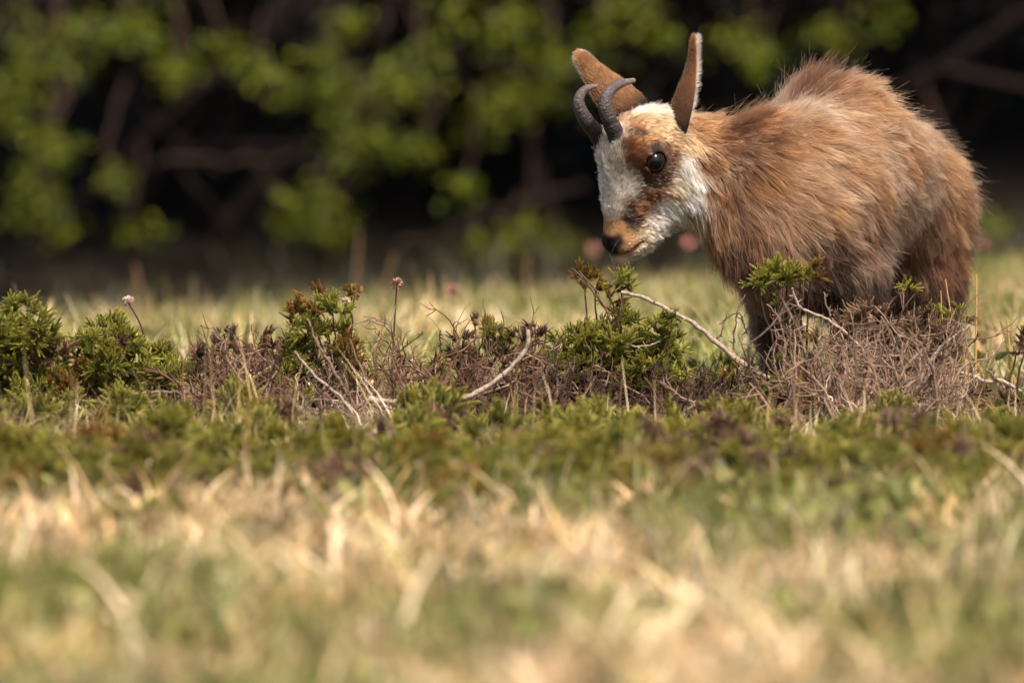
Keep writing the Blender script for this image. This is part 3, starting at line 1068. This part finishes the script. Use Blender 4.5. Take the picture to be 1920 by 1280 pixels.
def twig_tree(geo, p, d, length, rad, lvl, col, up=.25, curl=.28):
    n_ = 5 if lvl else 4
    P = [p]
    dd = d.copy()
    for _ in range(n_ - 1):
        dd = nrm((dd + rng.normal(0, curl, 3) + np.array([0, 0, up * .25]))[None])[0]
        P.append(P[-1] + dd * length / (n_ - 1))
    P = np.array(P)
    cc = col * rng.uniform(.7, 1.25)
    tube(geo, P, np.linspace(rad, rad * .5, n_), cc, 5 if lvl > 1 else 4, True)
    tips = [(P[-1], dd)]
    if lvl > 0:
        for _ in range(rng.integers(2, 5)):
            i = rng.integers(1, n_)
            dn = nrm((dd + rng.normal(0, .75, 3))[None])[0]
            tips += twig_tree(geo, P[i], dn, length * rng.uniform(.35, .65), rad * .6, lvl - 1, col, up, curl)
    return tips


def P_uv(pts, y, jy=.0):
    return np.array([at(u, v, y + (rng.normal(0, jy) if jy else 0)) for u, v in pts])


def branch_part(parent, pts, y, r0, r1, col, y2=None, label=None):
    n_ = len(pts)
    ys = np.linspace(y, y if y2 is None else y2, n_)
    C = spline(np.array([at(u, v, yy_) for (u, v), yy_ in zip(pts, ys)]), 6 * n_)
    C = C + np.cumsum(rng.normal(0, .0008, C.shape), 0)
    g = Geo()
    t = np.linspace(0, 1, len(C))
    R = .78 * (r0 + (r1 - r0) * t) / 1333 * (1 + .12 * np.sin(t * 40 + rng.random() * 6)) 
    tube(g, C, R, col * rng.uniform(.85, 1.15), 8)
    for q in range(int(len(C) * .25)):
        i = rng.integers(2, len(C) - 1)
        d = nrm(rng.normal(size=(1, 3)))[0]
        tube(g, np.stack([C[i], C[i] + d * .004, C[i] + d * .008]), [.0012, .001, .0006], col * .8, 4, False)
    o = g.build('branch', M_bark, parent, smooth=True)
    if label:
        o['label'] = label
    return o


def shrub(label, u0, y, tufts, stems=True, thicket=None, branches=(), far=False, name='juniper_shrub', fill=0):
    """tufts: (u, v, radius px, kind[, depth offset]); thicket: list of (u from, u to, top v, count, colour)"""
    b0 = at(u0, 760, y)
    b0[2] = float(ground_z(b0[0], y))
    T = thing(name, label, 'shrub', tuple(b0), 'low junipers on the meadow')
    tufts = list(tufts)
    if fill:
        for (u, v, R, kd) in list(tufts):
            vv = v + R * 1.1
            while v > fill and vv < 770:
                tufts.append((u + rng.normal(0, 16), vv, R * rng.uniform(.8, 1.05), kd if rng.random() < .8 else 'd', rng.uniform(-.02, .1)))
                vv += R * 1.3
    for tf in tufts:
        u, v, R, kd = tf[:4]
        yy_ = y + (tf[4] if len(tf) > 4 else rng.uniform(-.06, .06))
        c = at(u, v, yy_)
        Rm = R / FPX * (yy_ - CAM_Y)
        tg = Geo()
        put_tuft(T, c, Rm * (1.0 if far else 1.22), kd)
        if stems:
            gb = np.array([b0[0] + (c[0] - b0[0]) * rng.uniform(.3, .8), yy_ + rng.uniform(-.03, .08), 0])
            gb[2] = float(ground_z(gb[0], gb[1])) - .004
            P = wander(gb, c - np.array([0, 0, Rm * .3]), 9, .0022)
            tube(tg, P, np.linspace(.0024, .0010, 9), BARK_D * rng.uniform(.8, 1.5), 5)
        if tg.V:
            tg.build('stem', M_bark, T)
    if thicket:
        g = Geo()
        for (ua, ub, vt, cnt, col, lvl) in thicket:
            for _ in range(int(cnt * .62)):
                u = rng.uniform(ua, ub); yy_ = y + rng.uniform(-.42, .12)
                p = at(u, 770, yy_); p[2] = float(ground_z(p[0], yy_)) - .004
                h = (p[2] + (770 - vt) / FPX * (yy_ - CAM_Y)) * rng.uniform(.7, 1.35)
                d = nrm(np.array([[rng.normal(0, .55), rng.normal(0, .35), 1.0]]))[0]
                tips = twig_tree(g, p, d, max(h, .03) * .85, rng.uniform(.0014, .0026), lvl, col * rng.uniform(.5, 1.6) * np.array([1.05, 1.0, .93]))
        for (ua, ub, vt, cnt, col, lvl) in thicket[:1]:
            for _ in range(0 if far else int(cnt * .05)):
                u = rng.uniform(ua, ub); yy_ = y - rng.uniform(.05, .40)
                p = at(u, 770, yy_); p[2] = float(ground_z(p[0], yy_))
                h = (770 - vt) / FPX * (yy_ - CAM_Y) * rng.uniform(.8, 1.3)
                twig_tree(g, p, nrm(np.array([[rng.normal(0, .8), rng.normal(0, .3), .8]]))[0], max(h, .04), rng.uniform(.0020, .0030), 2, BARK_G * rng.uniform(.8, 1.4), .15, .3)
        o = g.build('twig_tangle', M_bark, T)
        o['kind'] = 'stuff'
    for br in branches:
        branch_part(T, *br)
    return T


G = 'g'; O = 'o'; Dd = 'd'
shrub('dense green juniper cushion at the scrub end farthest from the chamois', 40, -.18, fill=500, tufts=
      [(40, 578, 30, G), (15, 612, 36, G), (72, 622, 36, G), (12, 655, 40, G), (62, 664, 42, G), (96, 645, 26, G), (30, 704, 42, G), (92, 712, 40, G), (18, 742, 38, G), (125, 728, 32, O),
       (60, 750, 38, G), (130, 760, 34, G), (-25, 640, 40, G), (-30, 700, 44, G), (-60, 660, 44, G)],
      thicket=[(-40, 140, 690, 26, BARK_D, 1)])
shrub('rounded green juniper cushion below the leaning white flower', 240, -.12, fill=500, tufts=
      [(195, 612, 28, G), (178, 642, 26, G), (230, 642, 32, G), (148, 664, 30, G), (205, 682, 38, G), (262, 672, 38, G), (302, 668, 32, G), (330, 692, 26, G), (236, 716, 36, G), (290, 712, 36, G),
       (174, 716, 32, G), (320, 726, 22, G), (150, 700, 30, O), (215, 655, 24, Dd)],
      thicket=[(150, 340, 700, 40, BARK_D, 1)],
      branches=[([(215, 745), (270, 742), (330, 740), (385, 744)], -.16, 5, 3, BARK_G)])
shrub('matted brown dead juniper twigs with dried needles beside the green cushion', 450, -.08,
      [(370, 668, 22, Dd), (400, 655, 24, Dd), (430, 640, 18, Dd), (440, 675, 28, Dd), (480, 668, 28, Dd), (515, 660, 22, Dd), (495, 632, 16, Dd), (400, 700, 28, Dd), (455, 710, 28, Dd), (500, 700, 26, Dd),
       (360, 705, 22, Dd), (420, 622, 12, Dd), (545, 700, 22, Dd)],
      thicket=[(345, 560, 640, 90, BARK_B, 2), (345, 560, 700, 60, BARK_G, 1)],
      branches=[([(445, 735), (470, 715), (500, 695), (520, 680)], -.14, 5, 3, BARK_L), ([(395, 690), (400, 660), (425, 625)], -.1, 2.5, 1.5, BARK_B)], name='dead_juniper')
shrub('rust tipped juniper with pale bare stems fanning up beside the tall brown seed head', 640, -.10, fill=610, tufts=
      [(592, 572, 30, O), (556, 594, 28, O), (624, 578, 26, G), (572, 622, 28, G), (616, 618, 24, G), (652, 654, 24, O), (542, 652, 24, G), (532, 706, 26, G), (562, 688, 24, G), (640, 632, 20, G), (690, 690, 20, O), (660, 552, 12, O)],
      thicket=[(560, 740, 680, 70, BARK_G, 2), (600, 760, 740, 50, BARK_L, 1)],
      branches=[([(692, 835), (668, 760), (632, 690), (600, 640), (585, 600)], -.40, 5, 3, BARK_G), ([(690, 830), (640, 745), (590, 700), (556, 655)], -.44, 4.5, 2.5, BARK_L),
                ([(700, 830), (690, 740), (668, 680), (650, 640)], -.42, 4, 2, BARK_G), ([(735, 720), (760, 690), (745, 665), (790, 625)], -.1, 2.5, 1.5, BARK_B)])
shrub('brown withered juniper with a thick pale bowed branch, few green tips', 880, -.06,
      [(905, 622, 20, O), (932, 628, 22, G), (868, 632, 20, Dd), (890, 605, 12, Dd), (980, 640, 26, Dd), (1005, 628, 22, Dd), (860, 672, 24, Dd), (905, 670, 26, Dd), (940, 680, 26, Dd), (820, 690, 20, G), (985, 690, 26, Dd), (880, 715, 26, Dd),
       (950, 725, 26, Dd), (1000, 740, 26, Dd), (830, 735, 22, Dd), (930, 655, 20, G)],
      thicket=[(760, 1030, 630, 110, BARK_B, 2), (770, 1030, 700, 70, BARK_D, 2), (740, 850, 690, 20, BARK_G, 1)],
      branches=[([(690, 748), (770, 752), (845, 748), (905, 724), (955, 692), (982, 655), (988, 618)], -.47, 7.5, 4.5, BARK_L), ([(770, 760), (850, 740), (905, 700), (925, 665)], -.15, 4, 2, BARK_G),
                ([(785, 700), (765, 672), (745, 660)], -.1, 2.5, 1.5, BARK_B), ([(830, 660), (828, 640), (830, 622)], -.1, 2.2, 1.5, BARK_D)], name='dead_juniper')
shrub('bushy olive green juniper reaching up under the muzzle of the chamois', 1150, -.05, fill=605, tufts=
      [(1096, 522, 22, O), (1116, 542, 18, O), (1166, 532, 26, G), (1150, 560, 20, O), (1180, 612, 30, G), (1226, 620, 28, G), (1264, 602, 22, G), (1132, 626, 28, G), (1090, 628, 28, G), (1060, 652, 28, G), (1112, 656, 30, G),
       (1152, 650, 32, G), (1196, 652, 32, G), (1236, 662, 28, G), (1090, 690, 26, G), (1042, 682, 26, G), (1200, 690, 28, G), (1240, 694, 26, G), (1226, 732, 24, G), (1165, 732, 26, Dd), (1120, 720, 26, Dd), (1075, 730, 26, Dd), (1250, 640, 20, G),
       (1160, 600, 22, G), (1040, 740, 26, Dd), (1200, 760, 26, Dd), (1120, 770, 26, O)],
      thicket=[(1020, 1260, 670, 90, BARK_D, 2), (1020, 1260, 720, 60, BARK_B, 1)],
      branches=[([(1150, 720), (1148, 640), (1140, 590), (1120, 550), (1092, 515)], -.06, 4, 2, BARK_B), ([(1150, 640), (1165, 590), (1168, 545)], -.05, 3, 2, BARK_B), ([(1075, 505), (1090, 525), (1110, 548), (1135, 580)], -.04, 2, 2.5, BARK_B),
                ([(1165, 640), (1205, 650), (1245, 640)], -.1, 2.5, 1.6, BARK_L)])
shrub('low tangle of juniper holding up a long bare grey branch', 1340, -.08,
      [(1352, 680, 16, G), (1375, 700, 16, O), (1285, 760, 22, Dd), (1320, 735, 22, Dd), (1345, 770, 22, Dd), (1300, 715, 18, Dd), (1272, 700, 20, G), (1330, 790, 26, G)],
      thicket=[(1255, 1420, 690, 60, BARK_D, 2), (1255, 1420, 740, 40, BARK_G, 1)],
      branches=[([(1165, 548), (1200, 556), (1248, 576), (1302, 602), (1345, 632), (1390, 667), (1442, 702)], -.08, 4.2, 6.2, BARK_L, -.12, 'long bare silvery branch'),
                ([(1376, 655), (1378, 620), (1385, 595), (1400, 558)], -.1, 2.2, 1.6, BARK_G), ([(1354, 632), (1352, 610), (1355, 592)], -.1, 2, 1.4, BARK_G), ([(1354, 603), (1370, 594), (1386, 598), (1392, 622), (1408, 637)], -.1, 2, 1.5, BARK_G),
                ([(1350, 640), (1330, 632), (1315, 618)], -.1, 2, 1.4, BARK_G), ([(1375, 675), (1400, 690), (1420, 705)], -.12, 2.6, 1.8, BARK_G), ([(1290, 730), (1320, 700), (1340, 680)], -.1, 3, 2, BARK_B)])
shrub('juniper with one bright green sprig raised on bare sticks before the chamois legs', 1500, -.14,
      [(1424, 528, 25, G, 0), (1448, 518, 28, G, .02), (1474, 514, 30, G, -.01), (1500, 518, 25, G, .01), (1522, 512, 20, O, 0), (1452, 548, 15, G), (1456, 572, 8, G), (1540, 655, 22, O), (1512, 682, 22, G), (1470, 690, 18, G), (1420, 742, 32, G), (1472, 732, 34, G),
       (1512, 762, 30, G), (1392, 764, 26, G), (1450, 772, 36, G), (1500, 720, 26, O)],
      thicket=[(1440, 1560, 600, 34, BARK_G, 2), (1440, 1560, 690, 50, BARK_B, 1)],
      branches=[([(1532, 725), (1508, 650), (1492, 600), (1470, 560), (1458, 535)], -.16, 4, 2.4, BARK_G), ([(1492, 600), (1496, 570), (1504, 530)], -.16, 2.6, 1.8, BARK_B), ([(1640, 690), (1585, 622), (1540, 592), (1498, 572), (1480, 535)], -.17, 4.2, 2.6, BARK_L),
                ([(1470, 700), (1468, 650), (1452, 600), (1434, 574)], -.18, 3.4, 2, BARK_G), ([(1552, 620), (1548, 585), (1537, 550)], -.16, 2.6, 2, BARK_G), ([(1470, 655), (1484, 620), (1490, 606)], -.17, 2.2, 1.6, BARK_G),
                ([(1455, 700), (1450, 660), (1458, 630)], -.18, 2.2, 1.6, BARK_G)])
shrub('grey dead juniper with curled brown needles below the chamois haunch', 1680, -.12,
      [(1620, 592, 28, Dd), (1588, 612, 24, Dd), (1655, 606, 28, Dd), (1690, 625, 28, Dd), (1725, 618, 30, Dd), (1770, 628, 26, Dd), (1800, 604, 20, Dd), (1640, 640, 26, Dd), (1600, 650, 22, Dd), (1700, 542, 17, G), (1790, 592, 18, G), (1762, 598, 18, G),
       (1680, 660, 26, Dd), (1740, 655, 26, Dd), (1620, 700, 26, Dd), (1690, 710, 26, Dd)],
      thicket=[(1560, 1800, 610, 150, BARK_G, 2), (1560, 1800, 690, 90, BARK_L, 1)],
      branches=[([(1655, 640), (1660, 600), (1672, 570), (1696, 546)], -.16, 3.4, 2.4, BARK_B), ([(1735, 720), (1745, 670), (1775, 640), (1810, 612)], -.15, 4.5, 2.5, BARK_L), ([(1700, 740), (1690, 690), (1665, 640), (1640, 600)], -.17, 3.6, 2, BARK_G),
                ([(1690, 740), (1730, 690), (1750, 640)], -.18, 3.4, 2, BARK_L)], name='dead_juniper')
shrub('sparse juniper with a bare grey branch beside the tall straw stalks', 1870, -.10, fill=700, tufts=
      [(1905, 652, 18, Dd), (1925, 640, 20, Dd), (1880, 770, 26, G), (1920, 765, 28, G), (1840, 770, 24, G), (1815, 745, 18, Dd), (1960, 740, 30, G), (1850, 735, 18, Dd), (1990, 700, 34, G)],
      thicket=[(1800, 1990, 715, 60, BARK_B, 1)],
      branches=[([(1740, 742), (1775, 705), (1800, 665), (1826, 632)], -.12, 3, 2, BARK_B), ([(1788, 694), (1835, 712), (1885, 724), (1945, 765)], -.11, 4, 5, BARK_L), ([(1850, 692), (1868, 706), (1888, 724)], -.11, 2.6, 3, BARK_G), ([(1860, 730), (1830, 735), (1795, 722)], -.1, 2.4, 1.6, BARK_D)])

# nearer junipers, out of focus
front = [
 ('spreading green juniper mat bordering the dry grass under the dense cushion', -60, 330, 750, 920, 80),
 ('small olive juniper mat in front of the dead brown twigs', 300, 560, 760, 880, 40),
 ('low juniper mat in front of the fanning pale stems', 540, 830, 800, 905, 36),
 ('green juniper mat in front of the bowed pale branch', 800, 1090, 805, 920, 50),
 ('yellow green juniper mat in front of the bushy juniper under the muzzle', 1060, 1330, 795, 915, 52),
 ('dark green juniper mat in front of the raised bright sprig', 1310, 1620, 785, 915, 56),
 ('juniper mat with straw poking through in front of the grey dead juniper', 1590, 1990, 785, 910, 66)]
for lab, ua, ub, va, vb, cnt in front:
    um = (ua + ub) / 2
    ym = y_for_v((va + vb) / 2 + 35)
    tf = []
    for q in range(int(cnt * .78)):
        u = rng.uniform(ua, ub); v = va + (vb - va) * rng.random() ** .8
        v += 20 * math.sin(u * .021 + 1) + 13 * math.sin(u * .053)
        yv = y_for_v(v + rng.uniform(18, 45))
        tf.append((u, v, rng.choice([24, 32, 40, 52, 60]) * rng.uniform(.85, 1.1), rng.choice(['f'] * 7 + ['o', 'd', 'd']), yv - ym))
    for q in range(max(2, cnt // 18)):
        uc, vc_ = rng.uniform(ua, ub), rng.uniform(vb, vb + 55)
        for w_ in range(rng.integers(2, 6)):
            v = vc_ + rng.normal(0, 8)
            tf.append((uc + rng.normal(0, 38), v, rng.uniform(24, 40), 'f', y_for_v(v + 25) - ym))
    shrub(lab, um, ym, tf, far=True, thicket=[(ua, ub, 735, 22, BARK_B, 2), (ua, ub, 740, 14, BARK_L, 1)], name='juniper_mat')

# ------------------------------------------------------------------ stalks and flower heads
def stalk(name, label, pts, y, r0, r1, col, head=None, cat='stalk', group=None):
    P = np.array([at(u, v, y) for u, v in pts])
    T = thing(name, label, cat, tuple(P[0]), group)
    g = Geo()
    tube(g, spline(P, 20), np.linspace(r0, r1, 20) / FPX * (y - CAM_Y), col, 6)
    g.build('stem', M_blade, T, smooth=True)
    if head:
        kind, R, hc = head
        c = P[-1]; Rm = R / FPX * (y - CAM_Y)
        g = Geo()
        n_ = 46
        d = nrm(rng.normal(size=(n_, 3)) + np.array([0, 0, .6 if kind != 'open' else 1.2]))
        hcv = np.asarray(hc) * rng.uniform(.6, 1.25, (n_, 1))
        g.add(*leaves(np.repeat((c - d[0] * 0)[None], n_, 0) + d * Rm * .25, d, np.full(n_, Rm * rng.uniform(.7, 1.0)), hcv, .3, .5))
        g.build('flower_head', M_petal, T)
    return T


stalk('flower_stalk', 'tall upright stalk with a small brown dried seed head', [(738, 760), (735, 700), (739, 620), (744, 532)], -.05, 2.4, 1.8, BARK_B, ('ball', 11, srgb(176, 140, 122)), 'flower')
stalk('flower_stalk', 'leaning thin stalk with a small white flower above the rounded juniper', [(292, 700), (276, 650), (262, 605), (241, 568)], .02, 2.2, 1.8, BARK_B, ('open', 13, srgb(238, 214, 208)), 'flower')
stalk('flower_stalk', 'pale pink dried flower peeping over the rust tipped juniper', [(648, 680), (646, 620), (648, 566)], .0, 2, 1.8, BARK_B, ('ball', 11, srgb(214, 184, 168)), 'flower')
stalk('flower_stalk', 'brown feathery seed head behind the rust tipped juniper', [(650, 690), (655, 610), (666, 550)], .03, 1.8, 1.4, BARK_B, ('open', 16, srgb(160, 128, 76)), 'flower')
ST = srgb(206, 168, 112); STL = srgb(230, 212, 178)
for lab, pts, col, r in [
    ('tallest straight straw stalk beside the chamois hind leg', [(1828, 752), (1830, 640), (1831, 515)], ST, 2.8),
    ('thin straw stalk curving up against the chamois haunch', [(1800, 750), (1790, 640), (1773, 524)], ST, 2.2),
    ('pale bleached straw stalk crossing the grey dead juniper', [(1779, 770), (1768, 680), (1742, 580)], STL, 3.2),
    ('straw stalk with a torn blade standing by the bare grey branch', [(1899, 745), (1895, 680), (1889, 602)], ST, 2.8),
    ('short broken straw stalk between the taller stalks', [(1815, 755), (1812, 700), (1806, 655)], ST, 2.4),
    ('fine straw stalk just behind the dead juniper tips', [(1775, 700), (1768, 620), (1764, 545)], ST, 1.7)]:
    stalk('straw_stalk', lab, pts, -.06, r, r * .6, col, None, 'stalk', 'dry straw stalks')
SL = ['tallest blurred dry stalk standing upright before the dark bushes', 'blurred dry stalk leaning beside the tallest upright one', 'blurred dry stalk leaning away above the small white flower', 'blurred dry stalk in the meadow behind the withered juniper', 'blurred dry stalk leaning close behind its twin near the withered juniper', 'blurred dry stalk behind the dense green juniper cushion', 'short blurred dry stalk between the dense cushion and the white flower']
for i, (u, v0, v1, du, yb) in enumerate([(662, 560, 435, 12, 7.5), (700, 560, 475, 40, 7.2), (285, 590, 495, -32, 6.5), (975, 570, 478, 16, 6.8)]):
    p = at(u, v0, yb); gz = float(ground_z(p[0], yb)); vg = proj(np.array([p[0], yb, gz]))[1]
    stalk('dry_stalk', SL[i], [(u, vg), (u + du * .5, (vg + v1) / 2), (u + du, v1)], yb, 3.6, 2, srgb(150, 120, 90), None, 'stalk', 'dry stalks before the bushes')
FL = ['blurred pink flower head below the chamois throat', 'blurred pink flower head beside the chamois nose', 'blurred pink flower head in the meadow above the withered juniper', 'blurred pink flower head past the chamois rump', 'blurred pink flower head low behind the olive juniper tips', '', 'blurred pink flower head above the long bare silvery branch']
for i, (u, v, yb, hc) in enumerate([(1290, 455, 4, (176, 122, 118)), (1112, 468, 4.5, (170, 128, 116)), (848, 548, 3, (196, 150, 136)), (1845, 460, 4, (170, 130, 120)), (1085, 320, 3, (190, 140, 126)), (1560, 300, 5, (170, 120, 112))]):
    if v < 400:
        continue
    p = at(u, v, yb); gz = float(ground_z(p[0], yb)); vg = proj(np.array([p[0], yb, gz]))[1]
    stalk('pink_flower', FL[i], [(u + 4, vg), (u, (v + vg) / 2), (u, v)], yb, 2, 1.6, srgb(120, 110, 70), ('ball', 16, srgb(*hc)), 'flower', 'pink flowers in the back meadow')

# ------------------------------------------------------------------ dark bushes behind the meadow
BUSHES = [
 ('broad leaved bush with bright leaf sprays over the scrub end farthest from the chamois', -1.05, 13.3), ('bush with brown bare boughs low in its shade between two leafy bushes', -.28, 13.5),
 ('bush with bright hanging sprays behind the chamois horns', .42, 13.2), ('deeply shaded bush behind the chamois back', 1.15, 13.6), ('dark bush past the chamois rump with few lit leaves', 1.95, 13.4),
 ('leafy bush at the outer end of the thicket on the dense cushion side', -2.0, 13.5), ('leafy bush at the outer end of the thicket past the chamois', 2.9, 13.6)]
LIT = [(20,40,50),(110,60,55),(60,110,60),(30,170,50),(130,110,50),(225,40,50),(215,75,35),(270,60,50),(330,120,50),(90,260,30),(110,290,40),(60,320,45),(20,220,40),(80,370,35),(40,400,40),(110,420,40),(215,335,30),(330,135,35),
 (250,430,40),(430,95,40),(480,125,40),(545,165,40),(600,170,35),(660,170,35),(700,190,30),(640,230,45),(740,150,40),(800,110,55),(770,160,40),(650,290,45),(720,270,40),(790,275,40),(570,370,45),(540,410,35),(610,390,40),(620,440,35),
 (650,40,40),(600,110,30),(850,30,50),(940,60,55),(980,30,50),(980,100,50),(930,200,55),(900,235,50),(960,170,45),(1010,170,40),(1060,180,45),(1040,110,40),(1120,60,50),(1250,60,50),(1400,80,55),(1420,110,40),(1180,20,50),(1550,60,50),
 (1650,30,50),(920,460,40),(980,440,50),(1040,450,45),(1070,475,35),(870,350,30),(1850,430,40),(1885,445,40)]
lit_leaf = [srgb(110, 118, 14), srgb(92, 106, 14), srgb(126, 126, 18), srgb(74, 92, 16)]  # yellow-green spray leaves, with sunlight put into their colour
shaded_leaf = [srgb(30, 36, 15), srgb(36, 40, 16), srgb(26, 32, 15)]  # crown leaves, dark green with the bush's inner shade put into the colour
bobj = []
for lab, bx_, by_ in BUSHES:
    z0 = float(ground_z(bx_, by_))
    T = thing('alder_bush', lab, 'bush', (bx_, by_, z0), 'bushes along the meadow edge')
    g = Geo()
    for q in range(9):
        d = nrm(np.array([[rng.normal(0, .5), rng.normal(-.15, .4), 1.0]]))[0]
        twig_tree(g, np.array([bx_ + rng.normal(0, .12), by_ + rng.normal(0, .12), z0 - .05]), d, rng.uniform(.9, 1.5), rng.uniform(.014, .03), 2, BARK_D * .22, .2, .16)
    g.build('trunk', M_bark, T)
    n_ = 9000
    a = rng.uniform(0, 2 * np.pi, n_); rr = np.sqrt(rng.random(n_)) * .85
    zz = rng.uniform(.0, 1, n_) ** .45 * 2.1
    sh = np.interp(zz, [0, .4, .8, 1.4, 2.1], [.55, .8, 1.1, 1.1, .6])
    # clumped: leaves gather round sprays
    P = np.stack([bx_ + np.cos(a) * rr * sh, by_ + .40 + np.sin(a) * rr * sh + np.clip(.5 - zz, 0, .5) * .8 - np.clip(zz - 1.0, 0, .9) * 1.1, z0 + zz], 1)  # upper crown, out of view, shaped forward to shade the floor below
    cl = P[rng.integers(0, n_, 420)]
    P = cl[rng.integers(0, 420, n_)] + rng.normal(0, .075, (n_, 3))
    g = Geo()
    c = np.array(shaded_leaf)[rng.integers(0, 3, n_)] * rng.uniform(.5, 1.1, (n_, 1))
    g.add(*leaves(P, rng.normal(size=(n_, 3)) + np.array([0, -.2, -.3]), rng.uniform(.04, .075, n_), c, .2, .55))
    o = g.build('crown', M_leaf, T)
    o['kind'] = 'stuff'
    bobj.append((bx_, by_, T))
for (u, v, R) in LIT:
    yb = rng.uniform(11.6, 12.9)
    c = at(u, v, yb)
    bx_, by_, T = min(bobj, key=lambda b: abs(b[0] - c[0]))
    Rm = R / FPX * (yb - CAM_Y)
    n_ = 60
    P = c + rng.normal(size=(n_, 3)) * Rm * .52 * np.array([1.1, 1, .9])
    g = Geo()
    cc = np.array(lit_leaf)[rng.integers(0, 4, n_)] * rng.uniform(.7, 1.2, (n_, 1))
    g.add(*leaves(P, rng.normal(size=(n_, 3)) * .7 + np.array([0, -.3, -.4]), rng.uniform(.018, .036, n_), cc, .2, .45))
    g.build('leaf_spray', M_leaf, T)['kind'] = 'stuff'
    tg = Geo()
    e = np.array([c[0] + rng.normal(0, .12), by_ - .1, c[2] + rng.uniform(.1, .4)])
    tube(tg, wander(e, c, 8, .01), np.linspace(.007, .003, 8), BARK_D, 5)
    tg.build('twig', M_bark, T)
for pts, r in [([(300, 300), (380, 292), (470, 285), (560, 268), (650, 250)], 9), ([(500, 420), (505, 350), (520, 300), (590, 272)], 7), ([(700, 75), (735, 40), (770, 5)], 9), ([(930, 410), (1020, 375), (1110, 345)], 8),
               ([(0, 530), (120, 520), (230, 505)], 10), ([(380, 545), (480, 530), (560, 520)], 9), ([(740, 470), (840, 440), (930, 420)], 8)]:
    c = at(*pts[len(pts) // 2], 12.6)
    bx_, by_, T = min(bobj, key=lambda b: abs(b[0] - c[0]))
    C = spline(np.array([at(u, v, 12.6) for u, v in pts]), 24); C = C + np.cumsum(rng.normal(0, .006, C.shape), 0)
    g = Geo(); tube(g, C, np.linspace(r, r * .6, 24) / FPX * 28.6 * .8, srgb(46, 35, 30), 8); g.build('bough', M_bark, T, smooth=True)
print('objects', len(bpy.data.objects), 'tris', sum(len(m_.polygons) * 2 for m_ in bpy.data.meshes), round(time.time() - T0, 1))
